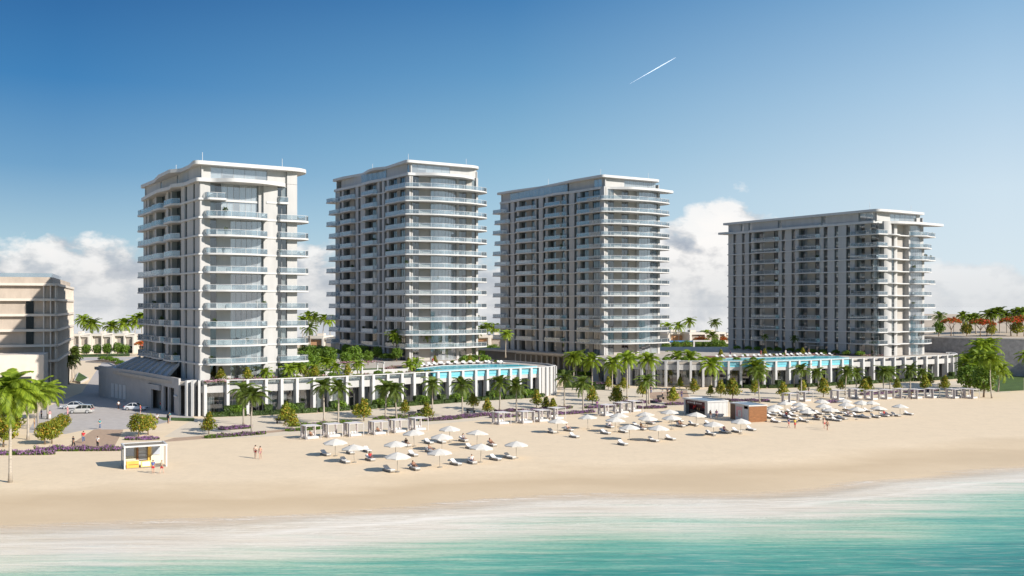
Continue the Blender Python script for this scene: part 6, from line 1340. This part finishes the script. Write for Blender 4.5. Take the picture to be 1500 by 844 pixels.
# bollard signs on the street, benches on the promenade
for i, (px, py) in enumerate([(161.5, 584), (169.5, 584)]):
    q = thing('totem_sign', 'plain pale totem sign in the shaded street, %s one' % ('left' if i == 0 else 'right'), 'sign', (*W(px, py), 0), .2, 'totem signs'); MB().box(-.25, -.08, 0, .25, .08, 2.2).build('panel', 'white_metal', q); MB().box(-.3, -.12, 0, .3, .12, .08).build('foot', 'frame', q)
for i, (px, py) in enumerate([(412, 620), (618, 607), (605, 610), (800, 606), (690, 605), (968, 585), (1145, 577)]):
    q = thing('bench', 'dark slatted bench on the promenade, %s from the left' % ordw(sorted([412, 618, 605, 800, 690, 968, 1145]).index(px)), 'bench', (*W(px, py), 0), ROT, 'promenade benches'); mb = MB()
    for j in range(4): mb.box(-.9, -.3 + j * .16, .42, .9, -.18 + j * .16, .47)
    mb.build('seat', 'black', q); MB().box(-.9, .32, .5, .9, .36, .9).build('backrest', 'black', q)
    for x in (-.75, .75): MB().box(x - .04, -.28, 0, x + .04, .34, .42).build('leg', 'black', q)

# ------------------------------------------------------------------ balcony planters and seats
def planter_mesh(seed):
    rr = random.Random(seed); mb = MB(); leaf_cluster(mb, (0, 0, .95), (.42, .42, .45), 110, .26, rr, shell=.3); return mb.mesh('foliage', 'hedge')
PLM = [planter_mesh(s) for s in range(3)]; PTM = MB().tube([(0, 0, 0), (0, 0, .1), (0, 0, .55)], [.2, .22, .3], 8).mesh('pot', 'pot')
CHS = MB().box(-.35, -.35, .2, .35, .35, .42).mesh('seat', 'cushion'); CHB = MB().box(-.35, .27, .42, .35, .38, .85).mesh('backrest', 'cushion'); CHL = MB()
for x in (-.3, .3):
    for y in (-.3, .3): CHL.box(x - .03, y - .03, 0, x + .03, y + .03, .2)
CHL = CHL.mesh('legs', 'frame'); TBT = MB().tube([(0, 0, .6), (0, 0, .64)], .4, 12).mesh('top', 'cushion'); TBS = MB().tube([(0, 0, 0), (0, 0, .6)], .05, 6).mesh('stem', 'frame')
SIDES = {0: 'side corner', 1: 'seaward', 2: 'rear corner', 3: 'far side', 4: 'middle side'}
SIDES1 = {0: 'seaward', 1: 'right-hand corner', 2: 'rear corner', 3: 'far side', 4: 'near side'}
SIDES4 = {0: 'near corner', 1: 'curved front', 2: 'right-hand corner', 3: 'far side', 4: 'middle side'}
for short, O, k, q, path, z in BALC:
    sd = (SIDES1 if 'street' in short else SIDES4 if 'low' in short else SIDES)[q]
    if q == 2 and 'low' not in short: continue
    n = 1 + (q in (0, 1) and rnd.random() < .8)
    pi = inset_path = path
    ln = len(path)
    opts = ['plant', 'chair', 'table']; rnd.shuffle(opts)
    for j in range(n + (rnd.random() < .35)):
        if rnd.random() < .14: continue
        u = rnd.uniform(.2, .8); i = int(u * (ln - 1)); a, b = path[i], path[min(i + 1, ln - 1)]; f = rnd.random(); x, y = a[0] + (b[0] - a[0]) * f, a[1] + (b[1] - a[1]) * f
        dx, dy = b[0] - a[0], b[1] - a[1]; l = math.hypot(dx, dy) or 1; x -= dy / l * .6; y += dx / l * .6
        w = loc2w(O, x, y); fl = '%s-floor %s balcony of the %s' % (ordw(k), sd, short)
        if opts[j] == 'plant':
            r = thing('potted_plant', 'potted shrub on the ' + fl, 'potted plant', (*w, z), rnd.uniform(0, 6), 'balcony plants'); place(PTM, 'pot', r); place(rnd.choice(PLM), 'foliage', r); s = rnd.uniform(.8, 1.4); r.scale = (s, s, s)
        elif opts[j] == 'chair':
            r = thing('balcony_chair', 'white chair on the ' + fl, 'chair', (*w, z), ROT + rnd.choice((0, 1.57, 3.1)), 'balcony chairs'); place(CHS, 'seat', r); place(CHB, 'backrest', r); place(CHL, 'legs', r)
        else:
            r = thing('balcony_table', 'white table on the ' + fl, 'table', (*w, z), 0, 'balcony tables'); place(TBT, 'top', r); place(TBS, 'stem', r)
# ------------------------------------------------------------------ contrail, sky, sun, camera
d0 = Vector(((922 - 750) / FOC, 1, (HOR - 118) / FOC)) * 6000; d1 = Vector(((990 - 750) / FOC, 1, (HOR - 79) / FOC)) * 6000
m, h, out = newmat('contrail'); e = h.n('ShaderNodeBsdfDiffuse'); e.inputs['Color'].default_value = (.95, .95, .95, 1); t = h.n('ShaderNodeBsdfTransparent'); tr = h.n('ShaderNodeBsdfTranslucent'); tr.inputs['Color'].default_value = (.95, .95, .95, 1)
a_ = h.n('ShaderNodeAddShader'); h.l(e.outputs[0], a_.inputs[0]); h.l(tr.outputs[0], a_.inputs[1]); lw = h.n('ShaderNodeLayerWeight', Blend=.5); mx = h.n('ShaderNodeMixShader')
h.l(h.m('MULTIPLY_ADD', lw.outputs['Facing'], -.4, .42), mx.inputs[0]); h.l(t.outputs[0], mx.inputs[1]); h.l(a_.outputs[0], mx.inputs[2]); h.l(mx.outputs[0], out.inputs[0])
c = (d0 + d1) / 2; mb = MB(); pts = [d0.lerp(d1, i / 12) - c for i in range(13)]; mb.tube(pts, [.25 + 2.3 * math.sin(math.pi * (i / 12) ** 1.6 * .93 + .05) for i in range(13)], 8); o = mb.build('contrail', m, None, tuple(c), 0, True); tag(o, 'thin white contrail streak high in the blue sky', 'contrail')

EXPO = .55; SKYS = .115
SUN_EL = 29.0; SUN_AZ = 122.5      # azimuth clockwise from +Y
sv = Vector((math.sin(R(SUN_AZ)) * math.cos(R(SUN_EL)), math.cos(R(SUN_AZ)) * math.cos(R(SUN_EL)), math.sin(R(SUN_EL))))
sl = bpy.data.lights.new('sun', 'SUN'); sl.energy = 4.5; sl.angle = R(.5); sl.color = (1, .94, .855)
so = bpy.data.objects.new('sun', sl); col.objects.link(so); so.rotation_euler = sv.to_track_quat('Z', 'Y').to_euler()
w = bpy.data.worlds.new('World'); sc.world = w; w.use_nodes = True; w.node_tree.nodes.clear(); h = NT(w.node_tree)
out = h.n('ShaderNodeOutputWorld'); bg = h.n('ShaderNodeBackground'); bg.inputs['Strength'].default_value = .10
sky = h.n('ShaderNodeTexSky', sky_type='NISHITA', sun_disc=False, sun_elevation=R(SUN_EL), sun_rotation=R(SUN_AZ), altitude=0.0, air_density=1.0, dust_density=.25, ozone_density=1.5)
hs = h.n('ShaderNodeHueSaturation'); hs.inputs['Saturation'].default_value = 1.0; hs.inputs['Value'].default_value = 1.0; h.l(sky.outputs[0], hs.inputs['Color'])
tc = h.n('ShaderNodeTexCoord'); sx = h.n('ShaderNodeSeparateXYZ'); h.l(tc.outputs['Generated'], sx.inputs[0])
el = h.m('ARCSINE', sx.outputs[2]); az = h.m('ARCTAN2', sx.outputs[0], sx.outputs[1])
u = h.m('MULTIPLY_ADD', az, 1.0, .5)   # -.5..+.5 rad in front -> 0..1
top = h.ramp(u, [(0.0, .30), (.03, .56), (.10, .60), (.16, .52), (.30, .52), (.40, .50), (.53, .42), (.62, .55), (.665, .86), (.70, .99), (.75, .92), (.80, .62), (.88, .44), (.95, .40), (1.0, .3)])
topel = h.m('MULTIPLY', top, .108)
cv = h.n('ShaderNodeCombineXYZ'); h.l(h.m('MULTIPLY', az, 1.0), cv.inputs[0]); h.l(h.m('MULTIPLY', el, 1.7), cv.inputs[1])
def cnoise(scale, off=(0, 0, 0), detail=9.0, rough=.58):
    mp = h.n('ShaderNodeMapping'); mp.inputs['Location'].default_value = off; h.l(cv.outputs[0], mp.inputs[0])
    n_ = h.n('ShaderNodeTexNoise', Scale=scale, Detail=detail, Roughness=rough, Distortion=.15); h.l(mp.outputs[0], n_.inputs[0]); return n_.outputs[0]
n1 = cnoise(16.0); n1s = cnoise(16.0, (-.012, -.016, 0)); n2 = cnoise(5.0, (3, 1, 0), 3.0)
def dens(nn): return h.m('ADD', h.m('DIVIDE', h.m('SUBTRACT', topel, el), .030), h.m('ADD', h.m('MULTIPLY', h.m('SUBTRACT', nn, .5), 3.3), h.m('MULTIPLY', h.m('SUBTRACT', n2, .5), 1.4)))
dn = dens(n1); dm = dens(n1s)
mask = h.ramp(dn, [(0.0, 0.0), (.38, .85), (1.0, .97)])
lit = h.m('MULTIPLY_ADD', h.m('SUBTRACT', n1, n1s), 3.4, .62)
hgt = h.m('DIVIDE', el, .07)
lit = h.m('ADD', lit, h.ramp(u, [(.55, 0.0), (.72, .22), (1.0, .25)]))
lit = h.m('MINIMUM', h.m('MAXIMUM', h.m('ADD', lit, h.m('MULTIPLY', h.m('SUBTRACT', hgt, .6), .28)), 0.0), 1.0)
ccol = h.ramp(lit, [(0.0, (.36, .40, .48)), (.38, (.54, .57, .62)), (.62, (.78, .77, .77)), (.9, (1.0, .975, .95))])
ccol = h.mix(h.ramp(u, [(.82, 0.0), (.92, .55)]), ccol, (.86, .90, .93))
# low haze band towards and under the horizon
hz = h.ramp(h.m('DIVIDE', el, .06), [(0.0, .85), (.35, .6), (1.0, 0.0)])
ccol = h.mix(h.m('MULTIPLY', hz, .8), ccol, (.66, .68, .70))
skyc = h.n('ShaderNodeVectorMath', operation='SCALE'); h.l(hs.outputs[0], skyc.inputs[0]); skyc.inputs['Scale'].default_value = SKYS
ev = h.m('DIVIDE', el, .30)
ug = h.m('MULTIPLY_ADD', h.m('SINE', az), 1.04, .5)
gl = h.ramp(ev, [(0.0, (.50, .62, .68)), (.20, (.36, .55, .68)), (.42, (.14, .335, .56)), (.68, (.035, .20, .46)), (1.0, (.011, .105, .315))])
gm = h.ramp(ev, [(0.0, (.58, .68, .74)), (.25, (.40, .60, .74)), (.50, (.24, .46, .65)), (.75, (.12, .32, .56)), (1.0, (.048, .20, .45))])
gr = h.ramp(ev, [(0.0, (.70, .80, .87)), (.35, (.62, .755, .86)), (.65, (.42, .61, .79)), (1.0, (.20, .41, .66))])
cool = h.mix(h.ramp(ug, [(.08, 0.0), (.5, 1.0)]), gl, gm); cool = h.mix(h.ramp(ug, [(.5, 0.0), (.95, 1.0)]), cool, gr)
cg = h.n('ShaderNodeVectorMath', operation='SCALE'); h.l(cool, cg.inputs[0]); cg.inputs['Scale'].default_value = 2 ** -EXPO
front = h.ramp(h.m('DIVIDE', el, .8), [(.42, .95), (1.0, 0.0)])
skym = h.mix(front, skyc.outputs[0], cg.outputs[0])
cs_ = h.n('ShaderNodeVectorMath', operation='SCALE'); h.l(ccol, cs_.inputs[0]); cs_.inputs['Scale'].default_value = 2 ** -EXPO
mixc = h.mix(mask, skym, cs_.outputs[0])
below = h.ramp(h.m('MULTIPLY_ADD', el, 30.0, .5), [(.3, 1.0), (.7, 0.0)])
h.l(mixc, bg.inputs['Color']); bg.inputs['Strength'].default_value = 1.0
h.l(bg.outputs[0], out.inputs[0])
cd = bpy.data.cameras.new('camera'); co = bpy.data.objects.new('camera', cd); col.objects.link(co); sc.camera = co
co.location = (0, 0, CAMH); co.rotation_euler = (R(90), 0, 0); cd.sensor_width = 36; cd.lens = FOC / 1500 * 36; cd.shift_y = (HOR - 422) / 1500; cd.clip_start = 1; cd.clip_end = 40000
sc.view_settings.view_transform = 'Standard'; sc.view_settings.look = 'None'; sc.view_settings.exposure = EXPO; sc.view_settings.gamma = 1.0
sc.render.engine = 'CYCLES'; sc.cycles.max_bounces = 6; sc.cycles.transparent_max_bounces = 12; sc.cycles.diffuse_bounces = 4; sc.cycles.glossy_bounces = 3; sc.cycles.transmission_bounces = 3; sc.cycles.caustics_reflective = False; sc.cycles.caustics_refractive = False
sc.cycles.use_denoising = True
